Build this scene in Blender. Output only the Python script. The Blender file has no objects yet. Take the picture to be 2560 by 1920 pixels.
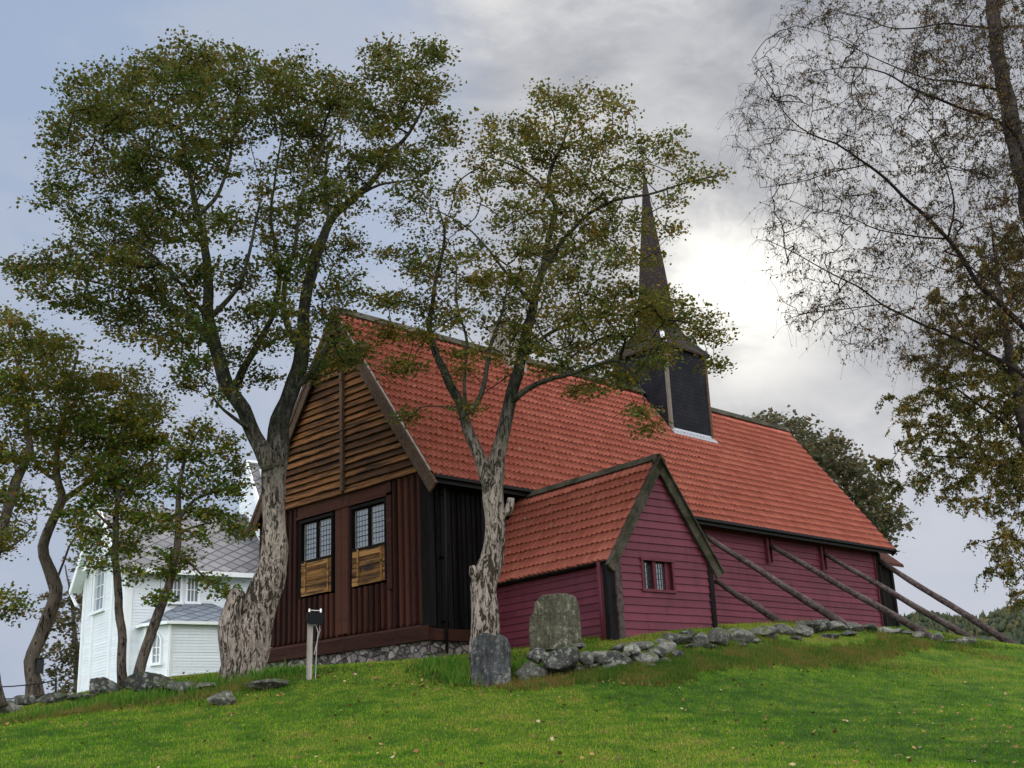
import bpy, bmesh, math, random
import numpy as np
from mathutils import Vector, noise as mnoise
rad = math.radians
SC = bpy.context.scene
COL = SC.collection
random.seed(7)

# ------------------------------------------------------------------ camera and calibration
CAM = np.array([-20.779, -24.262, -2.836]); YAW, PITCH, ROLL, FOC = 0.785, 0.296, 0.044, 3000.0
_cy, _sy, _cp, _sp = math.cos(YAW), math.sin(YAW), math.cos(PITCH), math.sin(PITCH)
FW = np.array([_cy*_cp, _sy*_cp, _sp]); RT = np.array([_sy, -_cy, 0.0]); UP = np.cross(RT, FW)
_cr, _sr = math.cos(ROLL), math.sin(ROLL)
RT2 = RT*_cr - UP*_sr; UP2 = RT*_sr + UP*_cr
def ray(px, py):
    x = (px-1280)/FOC; y = (960-py)/FOC
    return FW + (x*_cr+y*_sr)*RT + (-x*_sr+y*_cr)*UP
def at(px, py, D):
    d = ray(px, py); return CAM + d*(D/math.hypot(d[0], d[1]))
K = 2560/2212.0
def atd(x, y, D): return at(x*K, y*K, D)
def onx(px, py, x):
    d = ray(px, py); return CAM + d*((x-CAM[0])/d[0])
def pm(px, D): return px*D*1.03/FOC
THIN = .80
cam = bpy.data.cameras.new('camera'); co = bpy.data.objects.new('camera', cam); COL.objects.link(co)
from mathutils import Matrix
M = Matrix(((RT2[0], UP2[0], -FW[0], CAM[0]), (RT2[1], UP2[1], -FW[1], CAM[1]), (RT2[2], UP2[2], -FW[2], CAM[2]), (0, 0, 0, 1)))
co.matrix_world = M
cam.sensor_fit = 'HORIZONTAL'; cam.sensor_width = 36; cam.lens = FOC/2560*36; cam.clip_start = 0.5; cam.clip_end = 9000
SC.camera = co

# ------------------------------------------------------------------ object helpers
ORG = {}
def thing(name, label, cat, loc=(0, 0, 0), group=None):
    o = bpy.data.objects.new(name, None); COL.objects.link(o); o.location = loc; o.empty_display_size = .3
    o['label'] = label; o['category'] = cat
    if group: o['group'] = group
    ORG[o] = np.array(loc, float); return o
def tag(o, label=None, cat=None, group=None, kind=None):
    if label: o['label'] = label
    if cat: o['category'] = cat
    if group: o['group'] = group
    if kind: o['kind'] = kind
    return o
def mk(name, V, F, mat, parent=None, smooth=False, loc=None, uv=None):
    V = np.asarray(V, float).reshape(-1, 3)
    if parent is not None:
        org = ORG[parent]
    else:
        org = np.array(loc if loc is not None else (0, 0, 0), float)
    me = bpy.data.meshes.new(name)
    W = (V-org)
    if isinstance(F, np.ndarray):
        k = F.shape[1]; n = len(F)
        me.vertices.add(len(W)); me.vertices.foreach_set('co', W.astype(np.float32).ravel())
        me.loops.add(n*k); me.loops.foreach_set('vertex_index', F.astype(np.int32).ravel())
        me.polygons.add(n); me.polygons.foreach_set('loop_start', np.arange(0, n*k, k, dtype=np.int32))
        me.update(calc_edges=True)
    else:
        me.from_pydata(W.tolist(), [], F); me.update()
    if uv is not None:
        l = me.uv_layers.new(name='UVMap'); l.data.foreach_set('uv', np.asarray(uv, np.float32).ravel())
    if smooth: me.polygons.foreach_set('use_smooth', [True]*len(me.polygons))
    me.materials.append(mat)
    o = bpy.data.objects.new(name, me); COL.objects.link(o)
    if parent is not None: o.parent = parent
    else: o.location = org
    ORG[o] = org
    return o

class MB:
    def __init__(s): s.v = []; s.f = []; s.uv = []
    def quad(s, a, b, c, d, uv=None):
        n = len(s.v); s.v += [a, b, c, d]; s.f.append((n, n+1, n+2, n+3))
    def poly(s, pts):
        n = len(s.v); s.v += list(pts); s.f.append(tuple(range(n, n+len(pts))))
    def hexa(s, p):  # 8 corners: bottom 4 ccw, top 4 ccw
        n = len(s.v); s.v += [tuple(map(float, q)) for q in p]
        for f in ((0, 3, 2, 1), (4, 5, 6, 7), (0, 1, 5, 4), (1, 2, 6, 5), (2, 3, 7, 6), (3, 0, 4, 7)): s.f.append(tuple(n+i for i in f))
    def box(s, x0, x1, y0, y1, z0, z1):
        s.hexa([(x0, y0, z0), (x1, y0, z0), (x1, y1, z0), (x0, y1, z0), (x0, y0, z1), (x1, y0, z1), (x1, y1, z1), (x0, y1, z1)])
    def beam(s, a, b, w, h, up=(0, 0, 1), off=0):  # rectangular bar between two points
        a = np.array(a, float); b = np.array(b, float); d = b-a; d /= np.linalg.norm(d)
        sd = np.cross(d, up); sd /= np.linalg.norm(sd); u = np.cross(sd, d)
        q = []
        for p in (a, b):
            q.append([p-sd*w/2-u*h/2, p+sd*w/2-u*h/2, p+sd*w/2+u*h/2, p-sd*w/2+u*h/2])
        n = len(s.v); s.v += [tuple(x) for x in q[0]+q[1]]
        for f in ((3, 2, 1, 0), (4, 5, 6, 7), (0, 1, 5, 4), (1, 2, 6, 5), (2, 3, 7, 6), (3, 0, 4, 7)): s.f.append(tuple(n+i for i in f))
    def tube(s, pts, rs, n=10, cap=True, rough=0., seed=0, flare=None):
        pts = [np.array(p, float) for p in pts]; base = len(s.v); m = len(pts)
        ref = np.array([0.31, 0.95, 0.02])
        for i, p in enumerate(pts):
            d = pts[min(i+1, m-1)]-pts[max(i-1, 0)]; d /= (np.linalg.norm(d)+1e-9)
            a = ref-d*(ref@d); a /= np.linalg.norm(a); b = np.cross(d, a); ref = a
            for k in range(n):
                t = 2*math.pi*k/n; v = math.cos(t)*a+math.sin(t)*b; r = rs[i]
                if rough:
                    q = Vector((math.cos(t)*1.3+seed, math.sin(t)*1.3, i*.16)); q2 = Vector((math.cos(t)*3.4, math.sin(t)*3.4+seed, i*.33))
                    r *= 1+rough*(mnoise.noise(q)*1.0+mnoise.noise(q2)*.6)
                s.v.append(tuple(p+v*r))
        for i in range(m-1):
            for k in range(n):
                a0 = base+i*n+k; b0 = base+i*n+(k+1) % n
                s.f.append((a0, b0, b0+n, a0+n))
        if cap:
            s.f.append(tuple(base+k for k in range(n))[::-1]); s.f.append(tuple(base+(m-1)*n+k for k in range(n)))
    def build(s, name, mat, parent=None, smooth=False, loc=None):
        return mk(name, s.v, s.f, mat, parent, smooth, loc)

def build_each(mb, name, mat, parent=None, smooth=False):
    """one object for every group of pieces that touch"""
    n = len(mb.v); par = list(range(n))
    def fd_(i):
        while par[i] != i: par[i] = par[par[i]]; i = par[i]
        return i
    for f in mb.f:
        for i in f[1:]: par[fd_(i)] = fd_(f[0])
    g = {}
    for f in mb.f: g.setdefault(fd_(f[0]), []).append(f)
    V = np.array([tuple(map(float, q)) for q in mb.v]); it = list(g.values()); bb = []
    for fs in it:
        ii = sorted({i for f in fs for i in f}); bb.append((V[ii].min(0)-.015, V[ii].max(0)+.015))
    k = len(it); q = list(range(k))
    def f2(i):
        while q[i] != i: i = q[i]
        return i
    for i in range(k):
        for j in range(i): 
            if (bb[i][0] <= bb[j][1]).all() and (bb[j][0] <= bb[i][1]).all(): q[f2(i)] = f2(j)
    res = {}
    for i in range(k): res.setdefault(f2(i), []).extend(it[i])
    out = []
    for fs in res.values():
        ii = sorted({i for f in fs for i in f}); mp = {a: b_ for b_, a in enumerate(ii)}
        out.append(mk(name, V[ii], [tuple(mp[i] for i in f) for f in fs], mat, parent, smooth))
    return out
# ------------------------------------------------------------------ material helpers
class NT:
    def __init__(s, name):
        s.m = bpy.data.materials.new(name); s.m.use_nodes = True; s.n = s.m.node_tree.nodes; s.l = s.m.node_tree.links
        s.b = s.n['Principled BSDF']; s.out = s.n['Material Output']
    def add(s, t, **kw):
        n = s.n.new(t)
        for k, v in kw.items(): setattr(n, k, v)
        return n
    def link(s, a, b): s.l.new(a, b)
    def setin(s, sock, v):
        if hasattr(v, 'is_output'): s.l.new(v, sock)
        elif isinstance(v, (tuple, list)) and len(v) == 3 and sock.type == 'RGBA': sock.default_value = (*v, 1)
        else: sock.default_value = v
    def coord(s, which='Object', scale=(1, 1, 1), rot=(0, 0, 0)):
        tc = s.add('ShaderNodeTexCoord'); mp = s.add('ShaderNodeMapping'); s.link(tc.outputs[which], mp.inputs[0])
        mp.inputs['Scale'].default_value = scale; mp.inputs['Rotation'].default_value = rot; return mp.outputs[0]
    def noise(s, vec, scale=5, detail=4, rough=.55, dist=0.):
        n = s.add('ShaderNodeTexNoise'); s.link(vec, n.inputs['Vector']); n.inputs['Scale'].default_value = scale
        n.inputs['Detail'].default_value = detail; n.inputs['Roughness'].default_value = rough; n.inputs['Distortion'].default_value = dist
        return n.outputs['Fac']
    def voro(s, vec, scale=5, feature='F1', out='Distance'):
        n = s.add('ShaderNodeTexVoronoi', feature=feature); s.link(vec, n.inputs['Vector']); n.inputs['Scale'].default_value = scale
        return n.outputs[out]
    def ramp(s, fac, stops, interp='LINEAR'):
        r = s.add('ShaderNodeValToRGB'); r.color_ramp.interpolation = interp; e = r.color_ramp.elements
        while len(e) < len(stops): e.new(.5)
        for el, (p, c) in zip(e, stops):
            el.position = p; el.color = (*c, 1) if isinstance(c, (tuple, list)) else (c, c, c, 1)
        s.link(fac, r.inputs[0]); return r.outputs[0]
    def mix(s, fac, a, b, mode='MIX'):
        n = s.add('ShaderNodeMix', data_type='RGBA', blend_type=mode); s.setin(n.inputs[0], fac); s.setin(n.inputs[6], a); s.setin(n.inputs[7], b)
        return n.outputs[2]
    def math(s, op, a, b=0., c=0.):
        n = s.add('ShaderNodeMath', operation=op); s.setin(n.inputs[0], a); s.setin(n.inputs[1], b)
        if op in ('MULTIPLY_ADD', 'COMPARE', 'SMOOTH_MIN'): s.setin(n.inputs[2], c)
        return n.outputs[0]
    def island(s): return s.add('ShaderNodeNewGeometry').outputs['Random Per Island']
    def bump(s, h, strength=.5, dist=.02, normal=None):
        n = s.add('ShaderNodeBump'); n.inputs['Strength'].default_value = strength; n.inputs['Distance'].default_value = dist
        s.link(h, n.inputs['Height'])
        if normal is not None: s.link(normal, n.inputs['Normal'])
        s.link(n.outputs[0], s.b.inputs['Normal']); return n.outputs[0]
    def col(s, c, rough=.8, spec=.3):
        s.setin(s.b.inputs['Base Color'], c); s.setin(s.b.inputs['Roughness'], rough); s.b.inputs['Specular IOR Level'].default_value = spec
        return s.m

def wood(name, cols, axis_scale, rough=.75, grain=1.0, island=.5, spec=.1, bump=.5, knots=False, dirt=None):
    """boards: three tones mixed along the grain, each board with a tone of its own"""
    t = NT(name); v = t.coord('Object', axis_scale)
    g = t.noise(v, 6*grain, 6, .65, .3); big = t.noise(t.coord('Object', tuple(x*.25 for x in axis_scale)), 3, 3)
    isl = t.island()
    f = t.math('MULTIPLY_ADD', isl, island, t.math('MULTIPLY', g, 1-island*.5))
    f = t.math('MULTIPLY_ADD', big, .45, t.math('SUBTRACT', f, .22))
    c = t.ramp(f, [(.25, cols[0]), (.5, cols[1]), (.78, cols[2])])
    if dirt:
        d = t.noise(t.coord('Object', tuple(x*.6 for x in axis_scale)), 1.7, 6, .7)
        c = t.mix(t.ramp(d, [(.45, 0.), (.62, 1.)]), c, dirt)
    if knots:
        k = t.voro(t.coord('Object', tuple((x**.35)*2.2 for x in axis_scale)), 1.4)
        c = t.mix(t.ramp(k, [(.05, .85), (.11, 0.)]), c, (.02, .01, .007))
    t.bump(g, bump, .012)
    return t.col(c, rough, spec)

AX_X = (.6, 9, 9); AX_Y = (9, .6, 9); AX_Z = (9, 9, .6)
M_ = {}
M_['amber'] = wood('amber_planks', [(.026, .013, .008), (.095, .042, .017), (.23, .10, .036)], AX_Y, .8, 1, .6, .1, .9, True, (.028, .018, .014))
M_['amber_light'] = wood('pale_amber_planks', [(.06, .03, .013), (.22, .105, .035), (.42, .22, .08)], AX_Y, .8, 1.3, .55, .1, .9, False, (.05, .03, .02))
M_['brownboard'] = wood('brown_boards', [(.014, .006, .0045), (.036, .0125, .009), (.078, .027, .019)], AX_Z, .75, 1, .5, .1, .6, False)
M_['groove_shade'] = wood('groove_shaded_boards', [(.006, .003, .003), (.014, .006, .005), (.028, .011, .009)], AX_Z, .8, 1, .5, .08, .6)  # boards behind the battens: groove shade put into their darker colour
M_['silldark'] = wood('dark_sill_wood', [(.010, .004, .003), (.026, .010, .008), (.055, .024, .018)], AX_Y, .8, 1, .35, .08, .6)
M_['sill'] = wood('sill_beam_wood', [(.018, .007, .005), (.045, .016, .011), (.085, .032, .021)], AX_Y, .75, 1, .35, .1, .6)
M_['black_v'] = wood('tarred_boards', [(.004, .004, .004), (.009, .008, .009), (.02, .018, .018)], AX_Z, .85, 1, .4, .0, .6)
M_['barge'] = wood('weathered_brown_board', [(.022, .013, .009), (.062, .037, .026), (.12, .08, .056)], (3, 1.5, 1.5), .8, 1.6, .3, .1, .7)
M_['barge_grey'] = wood('weathered_grey_board', [(.012, .010, .008), (.038, .032, .023), (.11, .10, .075)], (2, 2, 2), .85, 2.5, .3, .08, .7, dirt=(.022, .022, .012))
M_['pole'] = wood('weathered_log', [(.010, .007, .007), (.033, .023, .022), (.125, .098, .092)], (5, 1.1, 1.3), .8, 1.2, .2, .12, .9)
M_['towerboard'] = wood('weathered_tower_board', [(.05, .04, .035), (.12, .10, .085), (.22, .19, .16)], AX_Z, .8, 1, .3, .1, .5)
M_['greypost'] = wood('grey_post_wood', [(.09, .08, .07), (.2, .18, .16), (.34, .31, .28)], AX_Z, .8, 1, .3, .2, .5)
M_['shingle_black'] = None

def paint(name, c, c2, axis, rough=.55, scale=3, wear=0.12, bump=.25, spec=.12, streak=.55):
    t = NT(name); n = t.noise(t.coord('Object', axis), 4, 6, .6); n2 = t.noise(t.coord('Object'), .8, 3)
    isl = t.island()
    f = t.math('MULTIPLY_ADD', isl, .35, t.math('MULTIPLY_ADD', n2, .5, t.math('MULTIPLY', n, .35)))
    cc = t.ramp(f, [(.3, c2), (.75, c)])
    st_ = t.noise(t.coord('Object', tuple(2.2/x**.5 if x > 2 else 1.2 for x in axis[:2])+(.35,)), 3, 5, .7); cc = t.mix(t.ramp(st_, [(.5, 0.), (.72, streak)]), cc, tuple(x*.5 for x in c2))
    sp = t.noise(t.coord('Object'), 38, 2, .5)
    cc = t.mix(t.ramp(sp, [(.66, 0.), (.74, wear)]), cc, tuple(min(1, x*2.2+.02) for x in c))
    t.bump(n, bump, .006); return t.col(cc, rough, spec)
M_['red'] = paint('dark_red_paint', (.135, .031, .048), (.092, .022, .034), (.6, 6, 6), .5)
M_['red_y'] = paint('dark_red_paint_side', (.135, .031, .048), (.092, .022, .034), (6, .6, 6), .5)
M_['redtrim'] = paint('red_trim_paint', (.105, .024, .034), (.07, .016, .024), (3, 3, 3), .55)
M_['white'] = paint('white_paint', (.74, .79, .83), (.65, .70, .74), (1, 1, 5), .5, wear=0, streak=.14)
M_['whitetrim'] = paint('white_trim_paint', (.80, .83, .85), (.74, .77, .79), (2, 2, 2), .45, wear=0, streak=.1)
def simple(name, c, rough=.5, metal=0., spec=.3, nscale=20, var=.25, bump=0.):
    t = NT(name); n = t.noise(t.coord('Object'), nscale, 4)
    cc = t.mix(n, tuple(x*(1-var) for x in c), tuple(min(1, x*(1+var)) for x in c)); t.b.inputs['Metallic'].default_value = metal
    if bump: t.bump(n, bump, .01)
    return t.col(cc, rough, spec)
M_['iron'] = simple('dark_iron', (.012, .013, .016), .45, .3)
M_['gutter'] = simple('black_gutter', (.010, .009, .009), .6, 0, .15)
M_['zinc'] = simple('zinc_flashing', (.42, .43, .46), .4, .6, .5, 8)
M_['lead'] = simple('lead_came', (.03, .033, .036), .5, .4)
M_['leadlight'] = simple('pale_lead_came', (.05, .056, .062), .6, .1)
M_['plastic_black'] = simple('black_lamp_housing', (.005, .005, .006), .6, 0, .12)
M_['plastic_white'] = simple('white_plastic', (.75, .75, .73), .4)
M_['cable'] = simple('grey_cable', (.3, .3, .3), .5)
M_['fasciaw'] = M_['whitetrim']
def glassmat(name, c, c2, scale=9):
    t = NT(name); v = t.coord('Object'); n = t.noise(v, scale, 2); isl = t.voro(v, 5.5, 'F1', 'Color')
    cc = t.mix(n, c, c2); t.bump(n, .25, .02); t.b.inputs['Coat Weight'].default_value = .3
    return t.col(cc, .12, .9)
M_['glass'] = glassmat('old_leaded_glass', (.06, .08, .095), (.15, .18, .2), 4)
M_['glass_dark'] = glassmat('dark_leaded_glass', (.012, .016, .02), (.03, .035, .04), 6)
M_['glass_w'] = glassmat('curtained_glass', (.10, .13, .16), (.22, .26, .30), 3)

def tile_mat():
    t = NT('clay_pantiles'); tc = t.add('ShaderNodeTexCoord'); fl = t.add('ShaderNodeVectorMath', operation='FLOOR'); t.link(tc.outputs['UV'], fl.inputs[0])
    wn = t.add('ShaderNodeTexWhiteNoise', noise_dimensions='2D'); t.link(fl.outputs[0], wn.inputs['Vector'])
    big = t.noise(t.coord('Object'), .55, 4, .6)
    f = t.math('MULTIPLY_ADD', wn.outputs['Value'], .30, t.math('MULTIPLY', big, .65))
    c = t.ramp(f, [(.15, (.34, .092, .068)), (.5, (.44, .128, .092)), (.85, (.54, .185, .132))])
    fine = t.noise(t.coord('Object'), 14, 5, .65)
    c = t.mix(t.ramp(fine, [(.58, 0.), (.8, .3)]), c, (.2, .08, .06))
    moss = t.noise(t.coord('Object'), 2.3, 6, .7)
    c = t.mix(t.ramp(moss, [(.60, 0.), (.78, .4)]), c, (.17, .11, .08)); li = t.voro(t.coord('Object'), 1.9); c = t.mix(t.ramp(t.math('MULTIPLY_ADD', fine, -.12, t.math('ADD', li, .05)), [(.06, .6), (.09, 0.)]), c, (.42, .36, .26))
    t.bump(fine, .3, .006)
    return t.col(c, .75, .15)
M_['tile'] = tile_mat()
def slate_mat(nm='diamond_slates', a_=(.09, .092, .10), b_=(.18, .175, .185), tone_=(.20, .17, .16)):
    t = NT(nm); tc = t.add('ShaderNodeTexCoord'); sx = t.add('ShaderNodeSeparateXYZ'); t.link(tc.outputs['UV'], sx.inputs[0])
    a = t.math('ADD', sx.outputs[0], sx.outputs[1]); b = t.math('SUBTRACT', sx.outputs[0], sx.outputs[1])
    def edge(x): return t.math('ABSOLUTE', t.math('SUBTRACT', t.math('FRACT', x), .5))
    e = t.math('MAXIMUM', edge(a), edge(b))
    cmb = t.add('ShaderNodeCombineXYZ'); t.link(t.math('FLOOR', a), cmb.inputs[0]); t.link(t.math('FLOOR', b), cmb.inputs[1])
    wn = t.add('ShaderNodeTexWhiteNoise', noise_dimensions='2D'); t.link(cmb.outputs[0], wn.inputs['Vector'])
    c = t.ramp(wn.outputs['Value'], [(0, a_), (1, b_)])
    n = t.noise(t.coord('Object'), 1.2, 4); c = t.mix(t.math('MULTIPLY', n, .5), c, tone_)  # third slate tone, mixed in at random by noise
    c = t.mix(t.ramp(e, [(.40, 0.), (.45, .9)]), c, (.02, .02, .024))
    t.bump(e, -.6, .03); return t.col(c, .5, .4)
M_['slate'] = slate_mat(); M_['slate_blue'] = slate_mat('blue_slates', (.10, .125, .16), (.17, .20, .25), (.14, .16, .19))
def shingle(name, dark, mid, light, sc=(1, 1, 1)):
    t = NT(name); v = t.coord('Object', sc)
    z = t.add('ShaderNodeSeparateXYZ'); t.link(t.coord('Object'), z.inputs[0])
    saw = t.math('FRACT', t.math('MULTIPLY', z.outputs[2], 6.5))
    g = t.noise(t.coord('Object', (14, 14, 1.5)), 3, 4); n = t.noise(v, 2, 4)
    c = t.ramp(t.math('MULTIPLY_ADD', g, .6, t.math('MULTIPLY', n, .45)), [(.3, dark), (.52, mid), (.75, light)])
    c = t.mix(t.ramp(saw, [(0.0, .8), (.12, 0.)]), c, tuple(x*.3 for x in dark))
    h = t.math('MULTIPLY_ADD', saw, -1.0, t.math('MULTIPLY', g, .6)); t.bump(h, .8, .03)
    return t.col(c, .75, .1)
M_['shingle'] = shingle('tarred_shingles', (.004, .004, .006), (.009, .009, .013), (.024, .022, .03))
M_['spire'] = shingle('brown_spire_shingles', (.010, .007, .007), (.024, .016, .016), (.06, .044, .042))
def stone_mat(name, a, b, c3, lich=(.3, .31, .27), moss=None, sc=1., streak=False):
    t = NT(name); v = t.coord('Object'); n = t.noise(v, 2.5*sc, 8, .65, .4); n2 = t.noise(v, 9*sc, 6, .7)
    oi = t.add('ShaderNodeObjectInfo').outputs['Random']
    f = t.math('ADD', t.math('MULTIPLY_ADD', n2, .5, t.math('MULTIPLY', n, .6)), t.math('MULTIPLY_ADD', oi, .16, -.1))
    c = t.ramp(f, [(.35, a), (.52, b), (.72, c3)])
    li = t.noise(v, 13*sc, 4, .6, .6); ln = t.noise(v, 3.1*sc, 4)
    c = t.mix(t.ramp(t.math('MULTIPLY_ADD', ln, .5, t.math('MULTIPLY', li, .7)), [(.64, 0.), (.70, .6)]), c, lich)
    if streak: sk = t.noise(t.coord('Object', (6, 6, .7)), 2.2, 5, .65); c = t.mix(t.ramp(sk, [(.42, .75), (.6, 0.)]), c, tuple(x*.7 for x in a))
    cr = t.voro(t.coord('Object', (1, 1, 1.4)), 1.8*sc, 'DISTANCE_TO_EDGE'); c = t.mix(t.ramp(cr, [(.0, .6), (.02, 0.)]), c, tuple(x*.35 for x in a))
    if moss:
        nz = t.add('ShaderNodeSeparateXYZ'); t.link(t.add('ShaderNodeNewGeometry').outputs['Normal'], nz.inputs[0])
        mk_ = t.math('MULTIPLY', t.ramp(nz.outputs[2], [(.3, 0.), (.8, 1.)]), t.ramp(n, [(.45, 0.), (.6, 1.)])); c = t.mix(mk_, c, moss)
    t.bump(t.math('ADD', n2, t.math('MULTIPLY', n, 1.5)), .9, .05); return t.col(c, .85, .2)
M_['rock'] = stone_mat('grey_boulder', (.035, .033, .03), (.11, .105, .095), (.33, .31, .28), moss=(.05, .065, .02))
M_['rockdark'] = stone_mat('dark_boulder', (.016, .017, .017), (.048, .048, .045), (.16, .155, .14), moss=(.05, .065, .02))
M_['slabstone'] = stone_mat('bluish_grey_stone', (.028, .030, .033), (.075, .077, .08), (.19, .19, .19), streak=True)
M_['grave'] = stone_mat('lichened_gravestone', (.06, .056, .038), (.125, .118, .08), (.26, .245, .18), lich=(.34, .34, .28), streak=True)
def rubble():
    t = NT('rubble_foundation'); v0 = t.coord('Object', (1, 1, 1.35)); dn = t.add('ShaderNodeTexNoise'); t.link(v0, dn.inputs['Vector']); dn.inputs['Scale'].default_value = 3.5; dn.inputs['Detail'].default_value = 4
    va = t.add('ShaderNodeVectorMath', operation='MULTIPLY_ADD'); t.link(dn.outputs['Color'], va.inputs[0]); va.inputs[1].default_value = (.30, .30, .30); t.link(v0, va.inputs[2]); v = va.outputs[0]

    e = t.voro(v, 3.8, 'DISTANCE_TO_EDGE'); cl = t.voro(v, 3.8, 'F1', 'Color'); n = t.noise(t.coord('Object'), 12, 6, .7)
    sp = t.add('ShaderNodeSeparateColor'); t.link(cl, sp.inputs[0])
    c = t.ramp(t.math('MULTIPLY_ADD', sp.outputs[0], .6, t.math('MULTIPLY', n, .5)), [(.25, (.10, .085, .085)), (.5, (.23, .20, .19)), (.8, (.42, .37, .35))])
    c = t.mix(t.ramp(e, [(.015, .9), (.05, 0.)]), c, (.045, .04, .04))
    h = t.math('MULTIPLY_ADD', t.ramp(e, [(0, 0.), (.12, 1.)]), 1.5, n); t.bump(h, 1., .05); return t.col(c, .85, .2)
M_['rubble'] = rubble()
def bark_mat(name, dark, mid, light, patch=.5, sc=1., lich=None, up=None):
    t = NT(name); v = t.coord('Object', (1, 1, .42)); n = t.noise(v, 7*sc, 7, .7, .8); n2 = t.noise(t.coord('Object', (1, 1, .5)), 2.2*sc, 5, .6, .5)
    c = t.ramp(n, [(.30, tuple(x*.75 for x in mid)), (.46, tuple(.5*x+.5*y for x, y in zip(mid, light))), (.64, light)])
    big = t.noise(t.coord('Object', (1, 1, .55)), 1.3*sc, 3, .5)
    pk = t.noise(t.coord('Object', (1, 1, .27)), 9*sc, 4, .65, 1.6); fl = t.noise(t.coord('Object', (1, 1, .3)), 22*sc, 4, .65, 1.)
    mk_ = t.math('ADD', t.math('MULTIPLY_ADD', fl, .35, t.math('MULTIPLY', pk, .65)), t.math('MULTIPLY_ADD', big, .22, -.11))
    c = t.mix(t.ramp(mk_, [(patch-.012, 1.), (patch+.012, 0.)]), c, dark)
    fl = t.math('ADD', t.ramp(mk_, [(patch-.03, 0.), (patch+.03, 1.)]), fl)
    if lich: c = t.mix(t.ramp(n2, [(.5, 0.), (.62, .8)]), c, lich)
    if up:   # only the old lower stem has peeled; the younger upper stem keeps dark mossy bark
        z = t.add('ShaderNodeSeparateXYZ'); t.link(t.coord('Object'), z.inputs[0]); zz = t.math('MULTIPLY_ADD', n2, 1.6, z.outputs[2])
        mr_ = t.add('ShaderNodeMapRange'); t.link(zz, mr_.inputs[0]); mr_.inputs[1].default_value = up[0]; mr_.inputs[2].default_value = up[1]
        c2 = t.ramp(n, [(.32, (.012, .012, .009)), (.48, (.038, .038, .03)), (.66, (.10, .098, .08))]); c2 = t.mix(t.ramp(n2, [(.5, 0.), (.62, .8)]), c2, (.032, .042, .016)); c = t.mix(mr_.outputs[0], c, c2)
    t.bump(t.math('MULTIPLY_ADD', fl, 1.2, n), 1., .06); return t.col(c, .9, .15)
M_['bark_pale'] = bark_mat('peeling_maple_bark', (.045, .036, .024), (.195, .155, .13), (.42, .355, .305), .46, up=(4.3, 6.8))
M_['bark_mossy'] = bark_mat('dark_maple_bark', (.015, .013, .01), (.045, .042, .033), (.11, .105, .085), .42, lich=(.035, .045, .02))
M_['bark_left'] = bark_mat('grey_brown_bark', (.02, .016, .012), (.075, .058, .046), (.17, .14, .115), .42)
M_['twig'] = simple('dark_twigs', (.014, .012, .009), .8, 0, .1, 8, .4)
M_['birchtwig'] = simple('birch_twigs', (.014, .009, .008), .8, 0, .1, 8, .4)
def birch():
    t = NT('birch_bark'); n = t.noise(t.coord('Object', (1, 1, 3)), 4, 6, .7, .5); n2 = t.noise(t.coord('Object'), 1.4, 4)
    c = t.ramp(t.math('MULTIPLY_ADD', n2, .5, t.math('MULTIPLY', n, .55)), [(.44, (.012, .010, .009)), (.58, (.06, .045, .04)), (.74, (.20, .165, .15))]); t.bump(n, .7, .03)
    return t.col(c, .8, .2)
M_['birch'] = birch()
def leafmat(name, g1, g2, yel, brn, sc=.9, trans=.32, thr=(.50, .68)):
    t = NT(name); n = t.noise(t.coord('Object'), sc, 4, .6); isl = t.island(); n3 = t.noise(t.coord('Object'), sc*3.3, 2)
    c = t.mix(isl, g1, g2)
    f = t.math('ADD', t.math('MULTIPLY', n, .75), t.math('MULTIPLY', t.math('SUBTRACT', isl, .5), .22)); f = t.math('MULTIPLY_ADD', n3, .3, f)
    c = t.mix(t.ramp(f, [(thr[0], 0.), (thr[1], 1.)]), c, yel)
    b = t.math('FRACT', t.math('MULTIPLY', isl, 17.3)); c = t.mix(t.ramp(b, [(.91, 0.), (.95, .85)], 'LINEAR'), c, brn)
    t.col(c, .6, .15)
    tr = t.add('ShaderNodeBsdfTranslucent'); t.link(t.mix(.35, c, tuple(min(1, x*1.6) for x in yel)), tr.inputs[0])
    ms = t.add('ShaderNodeMixShader'); ms.inputs[0].default_value = trans; t.link(t.b.outputs[0], ms.inputs[1]); t.link(tr.outputs[0], ms.inputs[2])
    t.link(ms.outputs[0], t.out.inputs[0]); return t.m
M_['leaf'] = leafmat('maple_leaves', (.014, .044, .008), (.060, .108, .017), (.145, .112, .021), (.13, .055, .016))
M_['leaf2'] = leafmat('maple_leaves_turning', (.026, .058, .012), (.085, .13, .022), (.19, .13, .024), (.14, .06, .018), thr=(.5, .66))
M_['leaf_mid'] = leafmat('left_maple_leaves', (.024, .070, .012), (.095, .155, .024), (.22, .165, .026), (.18, .075, .018), thr=(.49, .67))
M_['leaf_left'] = leafmat('young_maple_leaves', (.028, .085, .014), (.115, .20, .028), (.26, .20, .03), (.22, .09, .018), thr=(.52, .7))
M_['leaf_birch'] = leafmat('birch_leaves', (.04, .052, .016), (.10, .11, .026), (.20, .14, .028), (.24, .09, .02), sc=1.3, thr=(.5, .66), trans=.18)
M_['leaf_sparse'] = leafmat('sparse_birch_leaves', (.018, .016, .010), (.06, .052, .018), (.14, .08, .02), (.19, .08, .018), sc=1.3, thr=(.52, .66), trans=.2)
M_['leaf_far'] = leafmat('far_leaves', (.04, .05, .026), (.085, .09, .045), (.13, .10, .05), (.13, .08, .04))
M_['catkin'] = simple('birch_catkins', (.045, .028, .018), .8, 0, .2, 8, .3)

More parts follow.
